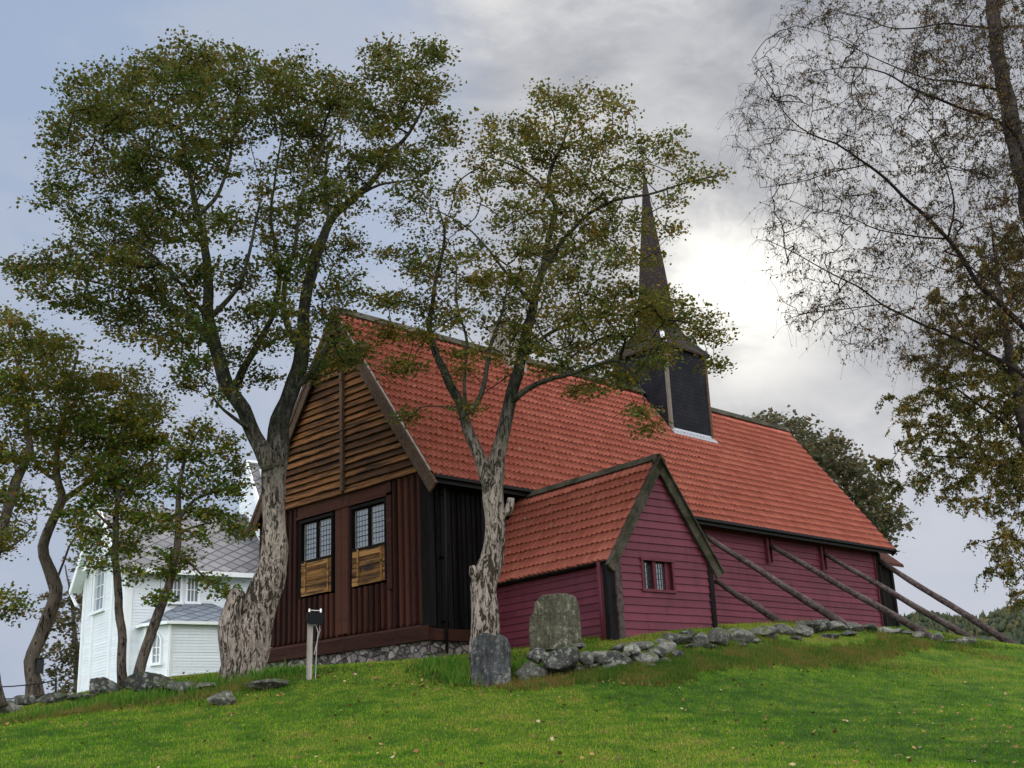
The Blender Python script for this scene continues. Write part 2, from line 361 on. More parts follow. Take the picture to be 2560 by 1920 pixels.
# ------------------------------------------------------------------ terrain
cx = []
def ctl(p, z=None): cx.append((p[0], p[1], p[2] if z is None else z))
ctl((-20.8, -24.3, -4.42)); ctl((-27, -31, -5.1)); ctl((-12, -36, -4.9)); ctl((-33, -14, -4.4)); ctl((4, -40, -4.6)); ctl((20, -34, -3.6))
for px, py, D in [(0, 1795, 29), (150, 1775, 28.5), (300, 1752, 28), (480, 1735, 28), (605, 1694, 28.5), (772, 1703, 27), (950, 1700, 26.5), (1225, 1708, 26), (1300, 1697, 26.3),
                  (1450, 1686, 26.5), (1600, 1668, 27), (1750, 1642, 28.3), (1900, 1617, 31.5), (2100, 1604, 36), (2300, 1606, 41), (2560, 1616, 45)]:
    p = at(px, py, D); ctl(p)
for px, py, D in [(300, 1920-18, 20), (1280, 1850, 16.5), (2200, 1780, 19.5)]: pass
for p in [(0, -.1, -.53), (0, 3.5, -.43), (0, 7.6, -.36), (1.1, -1.0, -.36), (1.2, -5.3, -.44), (4.7, -5.9, -.12), (-1.2, -2.2, -.62), (1.0, -3.2, -.42),
          (12.2, -4.8, .48), (16.2, -5.5, .17), (19.9, -5.4, .1), (24, -5, .06), (12.5, -2.6, .55), (10, -.2, .5), (24, 0, .6), (20, 4, .4),
          (12, 12, -.3), (26, 12, -.8), (34, -4, -1.2), (34, -16, -2.2), (40, 6, -2.5), (60, 0, -5), (45, -30, -5), (0, 14, -.7), (-6, 8, -1.0)]: ctl(p)
ctl(at(300, 1716, 52)); ctl(at(480, 1712, 52)); ctl(at(600, 1714, 56)); ctl(at(300, 1722, 62))
p = at(60, 1800, 52); ctl(p, -2.6); p = at(100, 1800, 40); ctl(p, -1.9); ctl((-40, 60, -7)); ctl((0, 80, -7)); ctl((-60, 0, -6)); ctl((-70, -50, -8)); ctl((0, -80, -8)); ctl((60, -60, -8)); ctl((60, 50, -7))
CX = np.array(cx)
def _phi(r2): return np.where(r2 > 1e-12, .5*r2*np.log(r2+1e-12), 0)
def _tps_fit(P, z, lam=.02):
    n = len(P); d2 = ((P[:, None, :]-P[None])**2).sum(-1); A = np.zeros((n+3, n+3)); A[:n, :n] = _phi(d2)+lam*np.eye(n)
    A[:n, n] = 1; A[:n, n+1:] = P; A[n, :n] = 1; A[n+1:, :n] = P.T
    return np.linalg.solve(A, np.concatenate([z, np.zeros(3)]))
TPW = _tps_fit(CX[:, :2], CX[:, 2])
def hgt(x, y):
    x = np.atleast_1d(np.asarray(x, float)); y = np.atleast_1d(np.asarray(y, float)); out = np.empty(x.shape).ravel(); X = x.ravel(); Y = y.ravel()
    for s in range(0, len(X), 20000):
        a = X[s:s+20000]; b = Y[s:s+20000]; r2 = (a[:, None]-CX[None, :, 0])**2+(b[:, None]-CX[None, :, 1])**2
        out[s:s+20000] = _phi(r2)@TPW[:-3]+TPW[-3]+TPW[-2]*a+TPW[-1]*b
    R = np.hypot(X, Y); t = np.clip((R-62)/50, 0, 1); t = t*t*(3-2*t)
    out = out*(1-t)+(-14)*t
    # small lumps
    out += (.035*np.sin(X*.9+1.3*np.sin(Y*.7))+.03*np.sin(Y*1.3+X*.4))*(1-t)
    return out.reshape(x.shape)
def hz(x, y): return float(hgt(x, y)[0])
def axis_pts(c):
    u = [0.]
    st = .4
    while u[-1] < 5200:
        u.append(u[-1]+st)
        if u[-1] > 34: st *= 1.13
    u = np.array(u); return np.concatenate([-u[::-1][:-1], u])+c
gx = axis_pts(-2); gy = axis_pts(-6); GX, GY = np.meshgrid(gx, gy, indexing='ij'); GZ = hgt(GX, GY)
nx, ny = GX.shape; idx = np.arange(nx*ny).reshape(nx, ny)
GF = np.stack([idx[:-1, :-1], idx[1:, :-1], idx[1:, 1:], idx[:-1, 1:]], -1).reshape(-1, 4)
def ground_mat():
    t = NT('lawn_turf'); v = t.coord('Object'); big = t.noise(v, .13, 3, .5); mid = t.noise(v, 1.5, 7, .74); fine = t.noise(v, 22, 5, .7)
    f = t.math('ADD', t.math('MULTIPLY_ADD', big, .62, -.26), t.math('MULTIPLY', mid, .90))
    c = t.ramp(f, [(.34, (.025, .07, .006)), (.46, (.06, .125, .009)), (.56, (.11, .16, .012)), (.66, (.16, .14, .03)), (.74, (.14, .10, .035))])
    c = t.mix(t.ramp(fine, [(.35, .8), (.6, 0.)]), c, (.018, .03, .007))
    t.bump(fine, 1., .06); return t.col(c, .9, .1)
M_['lawn'] = ground_mat()
mk('ground', np.stack([GX, GY, GZ], -1).reshape(-1, 3), GF, M_['lawn'], None, True)['kind'] = 'structure'

# grass blades on the part of the lawn in view
rng = np.random.default_rng(3)
def to_px(P):
    d = P-CAM; a = d@RT2; b = d@UP2; c = d@FW
    return 1280+FOC*a/c, 960-FOC*b/c
def blades(n, hmin, hmax, wid, xy, name, mat, label_kind, lean=.5):
    z = hgt(xy[:, 0], xy[:, 1]); m = len(xy)
    th = rng.uniform(0, 2*math.pi, m); h = rng.uniform(hmin, hmax, m); le = rng.uniform(0, lean, m)*h; la = rng.uniform(0, 2*math.pi, m)
    base = np.stack([xy[:, 0], xy[:, 1], z-.01], -1); s = np.stack([np.cos(th), np.sin(th), np.zeros(m)], -1)*(wid*rng.uniform(.6, 1.4, m))[:, None]
    tip = base+np.stack([np.cos(la)*le, np.sin(la)*le, h], -1)
    V = np.stack([base-s, base+s, tip], 1).reshape(-1, 3); F = np.arange(m*3).reshape(-1, 3)
    o = mk(name, V, F, mat); tag(o, label_kind, 'grass', kind='stuff'); return o
def grass_mat(name, stops, sc=.16):
    t = NT(name); v = t.coord('Object'); big = t.noise(v, sc*.82, 3, .5); mid = t.noise(v, 1.5, 7, .74); isl = t.island()
    f = t.math('ADD', t.math('MULTIPLY_ADD', big, .62, -.26), t.math('MULTIPLY', mid, .90)); f = t.math('ADD', f, t.math('MULTIPLY', t.math('SUBTRACT', isl, .5), .24))
    c = t.ramp(f, stops); b = t.math('FRACT', t.math('MULTIPLY', isl, 31.7)); c = t.mix(t.ramp(b, [(.93, 0.), (.95, .8)]), c, (.22, .17, .07))
    t.col(c, .8, .05); tr = t.add('ShaderNodeBsdfTranslucent'); t.link(c, tr.inputs[0])
    ms = t.add('ShaderNodeMixShader'); ms.inputs[0].default_value = .3; t.link(t.b.outputs[0], ms.inputs[1]); t.link(tr.outputs[0], ms.inputs[2]); t.link(ms.outputs[0], t.out.inputs[0]); return t.m
M_['blade'] = grass_mat('grass_blades', [(.36, (.045, .13, .009)), (.48, (.105, .235, .014)), (.57, (.20, .31, .022)), (.66, (.31, .33, .05)), (.76, (.26, .20, .06))])
M_['blade_wild'] = grass_mat('rank_grass', [(.38, (.035, .10, .012)), (.5, (.09, .14, .02)), (.6, (.16, .13, .035)), (.70, (.20, .12, .045))], .5)
NB = 420000
az = rng.uniform(rad(45-25.5), rad(45+25.5), NB); D = 9.5+rng.power(1.25, NB)*36
xy = CAM[:2]+np.stack([np.cos(az)*D, np.sin(az)*D], -1)
keep = ~((xy[:, 0] > -.1) & (xy[:, 0] < 26) & (xy[:, 1] > -.1)) & ~((xy[:, 0] > 1.1) & (xy[:, 0] < 4.9) & (xy[:, 1] > -5.5)) & (xy[:, 0] < 27)
xy = xy[keep]
hb = np.interp(np.hypot(*(xy-CAM[:2]).T), [10, 40], [1, 1.5])
blades(0, .025, .065, .009, xy, 'grass', M_['blade'], 'short mown lawn grass covering the slope in front of the churches')

# ------------------------------------------------------------------ wooden church
He, Hr, W, L, EV = 4.347, 10.215, 7.6, 24.1, .54
SL = (Hr-He)/(W/2+EV)
XV = -.24      # verge of the west gable
church = thing('wooden_church', 'old dark wooden church with red pantile roof, thin spire and red clapboard side', 'church', (0, 0, 0))
def pantiles(name, O, U, S, N, width, length, tw, tl, parent, clip=None, seed=0, amp=.05, step=.07, sag=0.):
    """O lower corner, U along the eave, S up the slope, N outward"""
    O, U, S, N = [np.array(q, float) for q in (O, U, S, N)]
    nc = int(round(width/tw)); nr = int(round(length/tl)); tw = width/nc; tl = length/nr
    ns = 6; prof = np.array([-.1, .8, 1., .5, -.2, -.3]); rg = np.random.default_rng(seed)
    off = rg.uniform(-.010, .010, (nr, nc)); off[rg.random((nr, nc)) < .015] += .022; V = []; F = []; UV = []
    us = (np.arange(nc*ns+1))/ns*tw; pr = prof[np.arange(nc*ns+1) % ns]*amp
    ci = np.minimum(np.arange(nc*ns+1)//ns, nc-1)
    wob = lambda s_, j: .012*np.sin(us*.9+j*.5+seed)
    vs = []
    for r in range(nr):
        j = off[r][ci]
        sg = -sag*np.sin(math.pi*us/width)
        for (ss, hh) in ((r*tl-.09, step-.016), (r*tl-.09, step), (r*tl+tl+.02, .0)):
            h = hh+pr+(j if ss < r*tl else 0)*.7+wob(0, r)*.5+sg
            vs.append(O+us[:, None]*U+(ss+(j*.6 if ss < r*tl else 0*j))[:, None]*S+h[:, None]*N)
    V = np.concatenate(vs); m = nc*ns+1; fs = []; uvs = []
    k = np.arange(m-1); col = np.minimum(k//ns, nc-1)+.5
    for r in range(nr):
        a0 = (3*r)*m+k; a = (3*r+1)*m+k; b = (3*r+2)*m+k
        fs.append(np.stack([a, a+1, b+1, b], -1)); uvs.append(np.repeat(np.stack([col, np.full(m-1, r+.5)], -1)[:, None], 4, 1))
        fs.append(np.stack([a0, a0+1, a+1, a], -1)); uvs.append(np.repeat(np.stack([col, np.full(m-1, r+.5)], -1)[:, None], 4, 1))
        a = a0
        if r > 0:
            c = (3*r-1)*m+k
            fs.append(np.stack([c, c+1, a+1, a], -1)); uvs.append(np.repeat(np.stack([col, np.full(m-1, r+.5)], -1)[:, None], 4, 1))
    # butt of the lowest row
    V = np.concatenate([V, vs[0]-N*.045]); c = len(vs)*m+k; a = k
    fs.append(np.stack([c, c+1, a+1, a], -1)); uvs.append(np.repeat(np.stack([col, np.full(m-1, .5)], -1)[:, None], 4, 1))
    F = np.concatenate(fs); UVv = np.concatenate(uvs)
    if clip is not None:
        cen = V[F].mean(1); kp = clip(cen); F = F[kp]; UVv = UVv[kp]
    return mk(name, V, F, M_['tile'], parent, False, None, UVv.reshape(-1, 2))
sl_len = math.hypot(W/2+EV, Hr-He); SS = np.array([0, (W/2+EV), (Hr-He)])/sl_len; NS = np.array([0, -(Hr-He), (W/2+EV)])/sl_len
TX0, TX1, TY0, TY1 = 14.4, 16.95, 2.5, 5.1
def clip_tower(c): return ~((c[:, 0] > TX0) & (c[:, 0] < TX1) & (c[:, 1] > TY0) & (c[:, 1] < TY1))
rl = L+.3-XV
pantiles('roof', (XV, -EV, He), (1, 0, 0), SS, NS, rl, sl_len, .2, .365, church, clip_tower, 1, sag=.06)
SN = SS*np.array([1, -1, 1]); NN = NS*np.array([1, -1, 1])
pantiles('roof', (L+.3, W+EV, He), (-1, 0, 0), SN, NN, rl, sl_len, .3, .52, church, clip_tower, 2)
# deck under the tiles
b = MB()
for s_ in (1, -1):
    f = (lambda y: y) if s_ == 1 else (lambda y: W-y)
    p0 = [(XV+.03, f(-EV), He-.05), (L+.27, f(-EV), He-.05), (L+.27, f(W/2), Hr-.05), (XV+.03, f(W/2), Hr-.05)]
    p1 = [(x, y, z-.1) for x, y, z in p0]
    b.hexa(p1+p0)
b.build('roof_boarding', M_['black_v'], church)
# verge strips, bargeboards, ridge, gutters
b = MB()
for y0, s_ in ((-EV, 1), (W+EV, -1)):
    a = np.array((XV-.02, y0, He+.05)); c = np.array((XV-.02, W/2, Hr+.05)); nn = NS if s_ == 1 else NN
    b.beam(a, c, .06, .03, nn)
    a2 = a+np.array((rl+.03, 0, 0)); c2 = c+np.array((rl+.03, 0, 0))
build_each(b, 'verge_flashing', M_['greypost'], church)
def barge(y0, x, s_, mat, tail=.42, wd=.36, th=.06):
    nn = NS if s_ == 1 else NN; sd = SS if s_ == 1 else SN
    a = np.array((x, y0, He))-sd*tail-nn*(wd/2-.02); c = np.array((x, W/2, Hr))-nn*(wd/2-.02)+sd*.12
    m = MB(); m.beam(a, c, th, wd, nn)
    m.beam(a+nn*.12+np.array((-.035, 0, 0)), c+nn*.12+np.array((-.035, 0, 0)), .035, .12, nn)
    return m
for y0, s_ in ((-EV, 1), (W+EV, -1)):
    barge(y0, XV-.03, s_, None).build('bargeboard', M_['barge'], church)
    barge(y0, L+.33, s_, None, .2, .26).build('bargeboard', M_['gutter'], church)
b = MB()
for (x0, x1) in ((XV-.06, TX0), (TX1, L+.36)):
    b.beam((x0, W/2-.13, Hr+.02), (x1, W/2-.13, Hr+.02), .30, .045, NS); b.beam((x0, W/2+.13, Hr+.02), (x1, W/2+.13, Hr+.02), .30, .045, NN)
build_each(b, 'ridge_boards', M_['barge_grey'], church)
b = MB()
b.beam((XV+.02, -EV-.03, He-.075), (L+.3, -EV-.03, He-.075), .12, .1); b.beam((XV+.06, -EV+.06, He-.16), (L+.2, -EV+.06, He-.16), .05, .16)
b.beam((XV+.02, W+EV+.03, He-.075), (L+.3, W+EV+.03, He-.075), .12, .1)
build_each(b, 'gutter', M_['gutter'], church)
# core walls (dark) so nothing is see-through
b = MB()
b.box(.14, L-.05, .14, W-.14, -.1, 4.5)
for x in (.1, L-.1):
    b.hexa([(x-.03, .0, 4.3), (x+.03, .0, 4.3), (x+.03, W, 4.3), (x-.03, W, 4.3), (x-.03, W/2-.05, Hr-.35), (x+.03, W/2-.05, Hr-.35), (x+.03, W/2+.05, Hr-.35), (x-.03, W/2+.05, Hr-.35)])
b.build('wall', M_['black_v'], church)
# foundation
b = MB(); b.box(.03, L, .02, W-.02, -1.2, 0.0)
b.build('foundation', M_['rubble'], church)
# sill
b = MB(); b.box(-.12, .1, -.14, W+.12, .0, .2); b.box(-.08, .1, -.1, W+.1, .2, .36)
b.hexa([(-.08, -.1, .36), (.1, -.1, .36), (.1, W+.1, .36), (-.08, W+.1, .36), (-.02, -.1, .43), (.1, -.1, .43), (.1, W+.1, .43), (-.02, W+.1, .43)])
b.box(.1, 3.6, -.12, .1, .0, .3)
b.build('sill_beam', M_['silldark'], church)
# lower gable: vertical boards with battens, openings for the windows
WIN = [(1.60, 3.22), (4.08, 5.72)]; WZ0, WZ1 = 1.76, 4.02
bw = MB(); rb = random.Random(5); y = -.06; back_b = MB()
PL = 4.53
def vert_segs(y0, y1, zb, zt):
    segs = [(zb, zt)]
    for a, c in WIN:
        if y1 > a-.03 and y0 < c+.03: segs = [(zb, WZ0-.05), (WZ1+.08, zt)]
    return segs
while y < W+.05:
    w = rb.uniform(.24, .29); lap = rb.uniform(.135, .16)
    zb0 = .45
    for (za, zt) in vert_segs(y, y+w, zb0, PL):
        if zt-za < .05: continue
        back_b.box(.0, .05, y, y+w-.004, za, zt)
    for (za, zt) in vert_segs(y+w-lap/2, y+w+lap/2, zb0-rb.uniform(.0, .04), PL):
        if za > 2: 
            if 1.4 < y+w < 5.9: continue
        t = rb.uniform(.06, .08); yc = y+w; h = lap/2
        # rounded batten tapering to a point at its foot
        n0 = len(bw.v); zz = [za-.0, za+.09, zt]; ww = [.35, 1., 1.]
        for z_, k in zip(zz, ww):
            bw.v += [(.0, yc-h*k, z_), (-t*.75, yc-h*.8*k, z_), (-t, yc-h*.25*k, z_), (-t, yc+h*.25*k, z_), (-t*.75, yc+h*.8*k, z_), (.0, yc+h*k, z_)]
        for i in range(2):
            for k in range(5): bw.f.append((n0+i*6+k+1, n0+i*6+k, n0+(i+1)*6+k, n0+(i+1)*6+k+1))
        bw.f.append(tuple(n0+k for k in range(6)))
    y += w
bw.build('gable_boards', M_['brownboard'], church)
back_b.build('backing_boards', M_['groove_shade'], church)
b = MB()   # header board above the windows, wide boards between and beside them
b.box(-.06, .0, 1.36, 5.9, 4.16, PL-.02); b.box(-.10, -.055, 1.36, 5.95, 4.10, 4.17); b.box(-.075, .0, 3.36, 3.66, .5, 4.12); b.box(-.06, .0, 3.70, 3.98, .5, 4.12)
b.box(-.10, -.0, 1.36, 1.56, 1.5, 4.5)
b.build('window_surround', M_['sill'], church)
b = MB()   # corner posts
b.box(-.06, .14, -.16, .2, .36, 4.4); b.box(-.04, .1, W-.1, W+.08, .36, 4.4)
build_each(b, 'corner_post', M_['black_v'], church)
# upper gable: rough horizontal planks either side of a middle batten
up = MB(); rb = random.Random(11); z = PL-.03
def gy(zv, s_, ins=.10):   # limit of gable at height
    d = (zv-He)/SL; return (-EV+d+ins) if s_ == 0 else (W+EV-d-ins)
row = 0
while z < Hr-.55:
    h = rb.uniform(.19, .26)
    for half in (0, 1):
        if half == 0: ya, yb = gy(z, 0), 3.42
        else: ya, yb = 3.5, gy(z, 1)
        if yb-ya < .15: continue
        ya2 = max(ya, -.28); yb2 = min(yb, W+.28)
        n = max(2, int((yb2-ya2)/.22)); sd = rb.uniform(0, 99); n0 = len(up.v); tk = rb.uniform(.08, .11)
        for i in range(n+1):
            yy = ya2+(yb2-ya2)*i/n; k = mnoise.noise(Vector((yy*1.1, sd, 0)))*.016+mnoise.noise(Vector((yy*4, sd, 3)))*.009
            dz = (half*2-1)*0
            x0 = -.10
            zt = min(z+h+.03, He+((yy+EV-.05)*SL if yy < W/2 else (W+EV-.05-yy)*SL))
            up.v += [(x0+.10, yy, z+k+.01), (x0-.012-tk*.55, yy, z+k), (x0-.018-tk*.55, yy, z+k+.02), (x0-.006, yy, z+h*.85+k*.3), (x0+.05, yy, max(zt, z+.05))]
        for i in range(n):
            for q in range(4): up.f.append((n0+i*5+q, n0+i*5+q+1, n0+(i+1)*5+q+1, n0+(i+1)*5+q))
        up.f.append(tuple(n0+q for q in range(5))); up.f.append(tuple(n0+n*5+q for q in range(4, -1, -1)))
    z += h; row += 1
up.build('gable_planks', M_['amber'], church)
b = MB(); b.box(-.02, .06, -.3, W+.3, PL-.06, PL+.1)
for i, (z0, z1) in enumerate([(PL+.02, 6.35), (6.37, 7.9), (7.92, 9.4)]):
    b.box(-.235-.01*i, -.115, 3.40+.01*i, 3.53+.008*i, z0, z1)
b.build('gable_batten', M_['barge'], church)
# windows with shutters' panels below
def leaded(parent, p0, u, wv, z0, z1, nu, nz, th, matl, mat_g, nrm, fr=0):
    pass
def gable_window(y0, y1):
    wd = MB(); x = .0
    zs = 2.84   # bottom of glass
    for (a, c, e, f) in ((y0, y0+.07, WZ0, WZ1), (y1-.07, y1, WZ0, WZ1)): wd.box(-.09, .1, a, c, e, f)
    wd.box(-.10, .1, y0-.02, y1+.02, WZ1-.06, WZ1+.03); wd.box(-.09, .08, y0+.07, y1-.07, zs-.1, zs-.02)
    ym = (y0+y1)/2; wd.box(-.035, .08, ym-.06, ym+.06, zs, WZ1-.06)
    fr = wd.build('window', M_['black_v'], church)
    # reveal
    s = MB(); fy = .022
    for (a, c) in ((y0+.12, ym-.08), (ym+.08, y1-.12)):
        s.box(.0, .035, a, a+fy, zs, WZ1-.1); s.box(.0, .035, c-fy, c, zs, WZ1-.1); s.box(.0, .035, a+fy, c-fy, zs, zs+fy); s.box(.0, .035, a+fy, c-fy, WZ1-.1-fy, WZ1-.1)
    s.build('casement', M_['greypost'], fr)
    g = MB()
    for (a, c) in ((y0+.15, ym-.1), (ym+.1, y1-.15)): g.box(.014, .022, a, c, zs+.02, WZ1-.12)
    g.build('pane', M_['glass'], fr)
    l = MB()
    for (a, c) in ((y0+.155, ym-.115), (ym+.115, y1-.155)):
        for i in range(1, 4): yy = a+(c-a)*i/4; l.box(.006, .012, yy-.0035, yy+.0035, zs+.035, WZ1-.135)
        for i in range(1, 7): zz = zs+.03+(WZ1-.16-zs)*i/7; hh = .011 if i % 2 == 0 else .006; l.box(.001, .013, a, c, zz-hh, zz+hh)
    l.build('leading', M_['lead'], fr)
    return fr
for a, c in WIN: gable_window(a, c)
rb = random.Random(8)
for wi, (a, c) in enumerate(WIN):
    s = MB(); z = WZ0; zt = 2.76
    b1 = a+.2; b2 = c-.36 if wi == 0 else c-.30
    z = WZ0
    while z < zt-.04:
        h = min(rb.uniform(.125, .165), zt-z)
        cuts = [a+.01, b1, b2, c-.01]
        for y0, y1 in zip(cuts[:-1], cuts[1:]):
            j = rb.uniform(-.012, .012); s.box(-.075-rb.uniform(0, .015), -.02, y0+.004, y1-.004, z+.006+j, z+h-.006+j)
        z += h
    p = s.build('shutter', M_['amber_light'], church); p['label'] = 'amber plank panel with two battens' if wi else 'amber plank panel with dark carved letters'
    q = MB(); q.box(-.12, -.075, b1-.03, b1+.03, WZ0+.03, zt-.03); q.box(-.12, -.075, b2-.03, b2+.03, WZ0+.12, zt+.02); build_each(q, 'batten', M_['amber_light'], p)
    if wi == 0:   # dark carved characters, barely legible in the photograph: T 9 B I B
        q = MB(); zc = 2.2; hh = .07; pass
        def st(y0, z0, y1, z1, w=.018): q.beam((-.098, y0, zc+z0), (-.098, y1, zc+z1), .012, w, (1, 0, 0) if False else (0, .01, 1) if abs(z1-z0) < .01 else (0, 1, .01))
        # reading direction runs from high y to low y
        Y = 2.78
        st(Y+.02, hh, Y-.08, hh); st(Y-.03, hh, Y-.03, -hh); st(Y+.0, -hh, Y-.06, -hh)
        Y = 2.62; st(Y, hh, Y-.07, hh); st(Y, 0, Y-.07, 0); st(Y, hh, Y, 0); st(Y-.07, hh, Y-.07, -hh)
        Y = 2.48
        for zz in (hh, 0, -hh): st(Y, zz, Y-.07, zz)
        st(Y, hh, Y, -hh); st(Y-.07, hh, Y-.07, -hh)
        Y = 2.35; st(Y, hh, Y, -hh)
        Y = 2.28
        for zz in (hh, 0, -hh): st(Y, zz, Y-.07, zz)
        st(Y, hh, Y, -hh); st(Y-.07, hh, Y-.07, -hh); st(2.12, hh, 2.12, -hh)
        build_each(q, 'carved_letter', M_['iron'], p)
# chancel long wall: tarred vertical boards
b = MB(); x = .2; rb = random.Random(3)
while x < 3.8:
    w = rb.uniform(.17, .22); b.box(x, x+w-.004, .02, .08, .3, 4.35); b.box(x+w-.05, x+w+.05, -.03, .02, .28, 4.35); x += w
b.build('tarred_wall_boards', M_['black_v'], church)
b = MB(); b.tube([(.55, -.14, 4.3), (.52, -.2, 4.1), (.50, -.2, 2.), (.46, -.2, -.35)], [.045]*4, 8)
for z in (3.9, 2.2, .5): b.box(.44, .60, -.2, .0, z, z+.04)
b.build('downpipe', M_['gutter'], church, True)
# clapboards
def claps(O, U, N, z0, z1, step, lim, holes=(), tk=.028, rs=1, name='clapboards', mat=None, parent=None, joints=True):
    O, U, N = [np.array(q, float) for q in (O, U, N)]; m = MB(); r = random.Random(rs); z = z0
    Z = np.array([0, 0, 1.])
    def put(a0, a1, c0, c1, za, zb, t):
        if a1-a0 < .01 and c1-c0 < .01: return
        j = r.uniform(-.003, .003)
        p = [O+U*a0+Z*(za+j)+N*.0, O+U*a1+Z*(za-j)+N*.0, O+U*a1+Z*(za-j)+N*t, O+U*a0+Z*(za+j)+N*t, O+U*c0+Z*zb+N*.004, O+U*c1+Z*zb+N*.004]
        n = len(m.v); m.v += [tuple(q) for q in p]; m.f += [(n, n+1, n+2, n+3), (n+3, n+2, n+5, n+4)]
        m.f += [(n, n+3, n+4), (n+1, n+5, n+2)]
    while z < z1-.01:
        zt = min(z+step+.02, z1); a, c = lim(z); a2, c2 = lim(zt)
        if c-a > .02:
            segs = [(a, c, a2, max(c2, a2))]
            for (h0, h1, hz0, hz1) in holes:
                if z < hz1-.02 and zt-.02 > hz0+.0:
                    segs = [(a, h0, a2, h0), (h1, c, h1, max(c2, h1))]
            out = []
            for s in segs:
                if joints and s[1]-s[0] > 2.2 and s[2] == s[0]:
                    k = s[0]+r.uniform(.25, .75)*(s[1]-s[0]); out += [(s[0], k-.002, s[2], k-.002), (k+.002, s[1], k+.002, s[3])]
                else: out.append(s)
            for s in out: put(*s, z, zt, tk+r.uniform(-.003, .004))
        z += step
    return m.build(name, mat, parent)
claps((0, .05, 0), (1, 0, 0), (0, -1, 0), .35, 4.3, .215, lambda z: (3.9, L-.35), (), .04, 4, 'red_clapboards', M_['red'], church)
b = MB(); b.box(L-.36, L+.02, -.02, .12, -.3, 4.3); b.box(L-.30, L-.22, -.06, -.02, -.3, 4.2); b.box(L-.1, L+.06, -.06, -.02, -.3, 4.2)
build_each(b, 'corner_post', M_['black_v'], church)
b = MB(); b.box(L-.38, L-.32, -.04, .06, -.3, 4.25); build_each(b, 'corner_trim', M_['redtrim'], church)
# low choir at the far end
b = MB(); b.box(L+.12, L+1.5, .3, 7, -.5, 4.0); b.box(L+.3, L+.42, .2, .3, -.5, 3.9); b.box(L+1.3, L+1.45, .2, .3, -.5, 3.9)
build_each(b, 'end_wall', M_['black_v'], church)
b = MB(); b.hexa([(L+.2, -.15, 3.72), (L+1.75, -.15, 3.72), (L+1.75, 3.8, 7.0), (L+.2, 3.8, 7.0), (L+.2, -.15, 3.84), (L+1.75, -.15, 3.84), (L+1.75, 3.8, 7.15), (L+.2, 3.8, 7.15)])
b.hexa([(L+.2, 3.8, 7.0), (L+1.75, 3.8, 7.0), (L+1.75, 7.6, 3.72), (L+.2, 7.6, 3.72), (L+.2, 3.8, 7.15), (L+1.75, 3.8, 7.15), (L+1.75, 7.6, 3.84), (L+.2, 7.6, 3.84)])
b.build('end_roof', M_['sill'], church)

# tower
b = MB(); b.box(TX0, TX1, TY0, TY1, 7.6, 11.86); b.build('tower_wall', M_['shingle'], church)
b = MB()
for x, y in ((TX0, TY0), (TX1, TY0), (TX0, TY1)):
    sx = -1 if x == TX0 else 1; sy = -1 if y == TY0 else 1
    b.box(min(x-sx*.09, x+sx*.035), max(x-sx*.09, x+sx*.035), y+(sy*.035 if sy < 0 else 0), y+(0 if sy < 0 else .035), 8.2, 11.84)
    b.box(x+(sx*.035 if sx < 0 else 0), x+(0 if sx < 0 else .035), min(y-sy*.08, y), max(y-sy*.08, y), 8.2, 11.84)
for o_ in build_each(b, 'corner_board', M_['towerboard'], church):
    if o_.data.vertices[0].co.x > TX1-.4 or o_.data.vertices[0].co.y > TY1-.4: o_.data.materials[0] = M_['barge']
zf = He+(TY0+EV)*SL
b = MB(); b.beam((TX0-.05, TY0-.10, zf-.10), (TX1+.12, TY0-.10, zf-.10), .26, .03, NS); b.box(TX0, TX1, TY0-.02, TY0-.001, zf-.1, zf+.09); build_each(b, 'flashing', M_['zinc'], church)
CXY = np.array(((TX0+TX1)/2, (TY0+TY1)/2))
prof = [(11.80, 1.43, 0), (11.88, 1.43, 0), (12.2, 1.17, 0.05), (12.55, .97, .2), (12.9, .83, .55), (13.3, .74, 1), (13.9, .67, 1), (14.6, .60, 1), (15.6, .505, 1), (17.1, .34, 1), (18.6, .185, 1), (20.1, .03, 1)]
V = []; F = []
lean = 0.0
for (z, h, o) in prof:
    t = math.tan(rad(22.5))
    k = 1-(1-t)*o     # corner cut: square keeps doubled corner points
    pts = [(h, -h*k), (h, h*k), (h*k, h), (-h*k, h), (-h, h*k), (-h, -h*k), (-h*k, -h), (h*k, -h)]
    V += [(CXY[0]+a, CXY[1]+c, z) for a, c in pts]
for i in range(len(prof)-1):
    for k in range(8): F.append((i*8+k, i*8+(k+1) % 8, (i+1)*8+(k+1) % 8, (i+1)*8+k))
F.append(tuple(range(8))[::-1]); F.append(tuple((len(prof)-1)*8+k for k in range(8)))
mk('spire', V, F, M_['spire'], church)
b = MB()   # zinc hips on the skirt
for sx, sy in ((-1, -1), (1, -1)):
    pts = [(CXY[0]+sx*h*1.012, CXY[1]+sy*h*1.012, z+.02) for (z, h, o) in prof[1:4]]
    for p, q in zip(pts[:-1], pts[1:]): b.beam(p, q, .17, .03, (sx*.6, sy*.6, .6))
build_each(b, 'hip_flashing', M_['zinc'], church)
b = MB(); b.tube([(CXY[0], CXY[1], 20.0), (CXY[0], CXY[1], 21.7)], [.03, .015], 6); b.build('spire_rod', M_['iron'], church)
b = MB(); n = 8
b.tube([(CXY[0], CXY[1], 21.1+.17*math.sin(a)) for a in np.linspace(-1.5, 1.5, n)], [.17*math.cos(a)+.005 for a in np.linspace(-1.5, 1.5, n)], 12)
b.box(CXY[0]-.15, CXY[0]+.15, CXY[1]-.012, CXY[1]+.012, 21.42, 21.46)
b.build('spire_ball', M_['iron'], church, True)
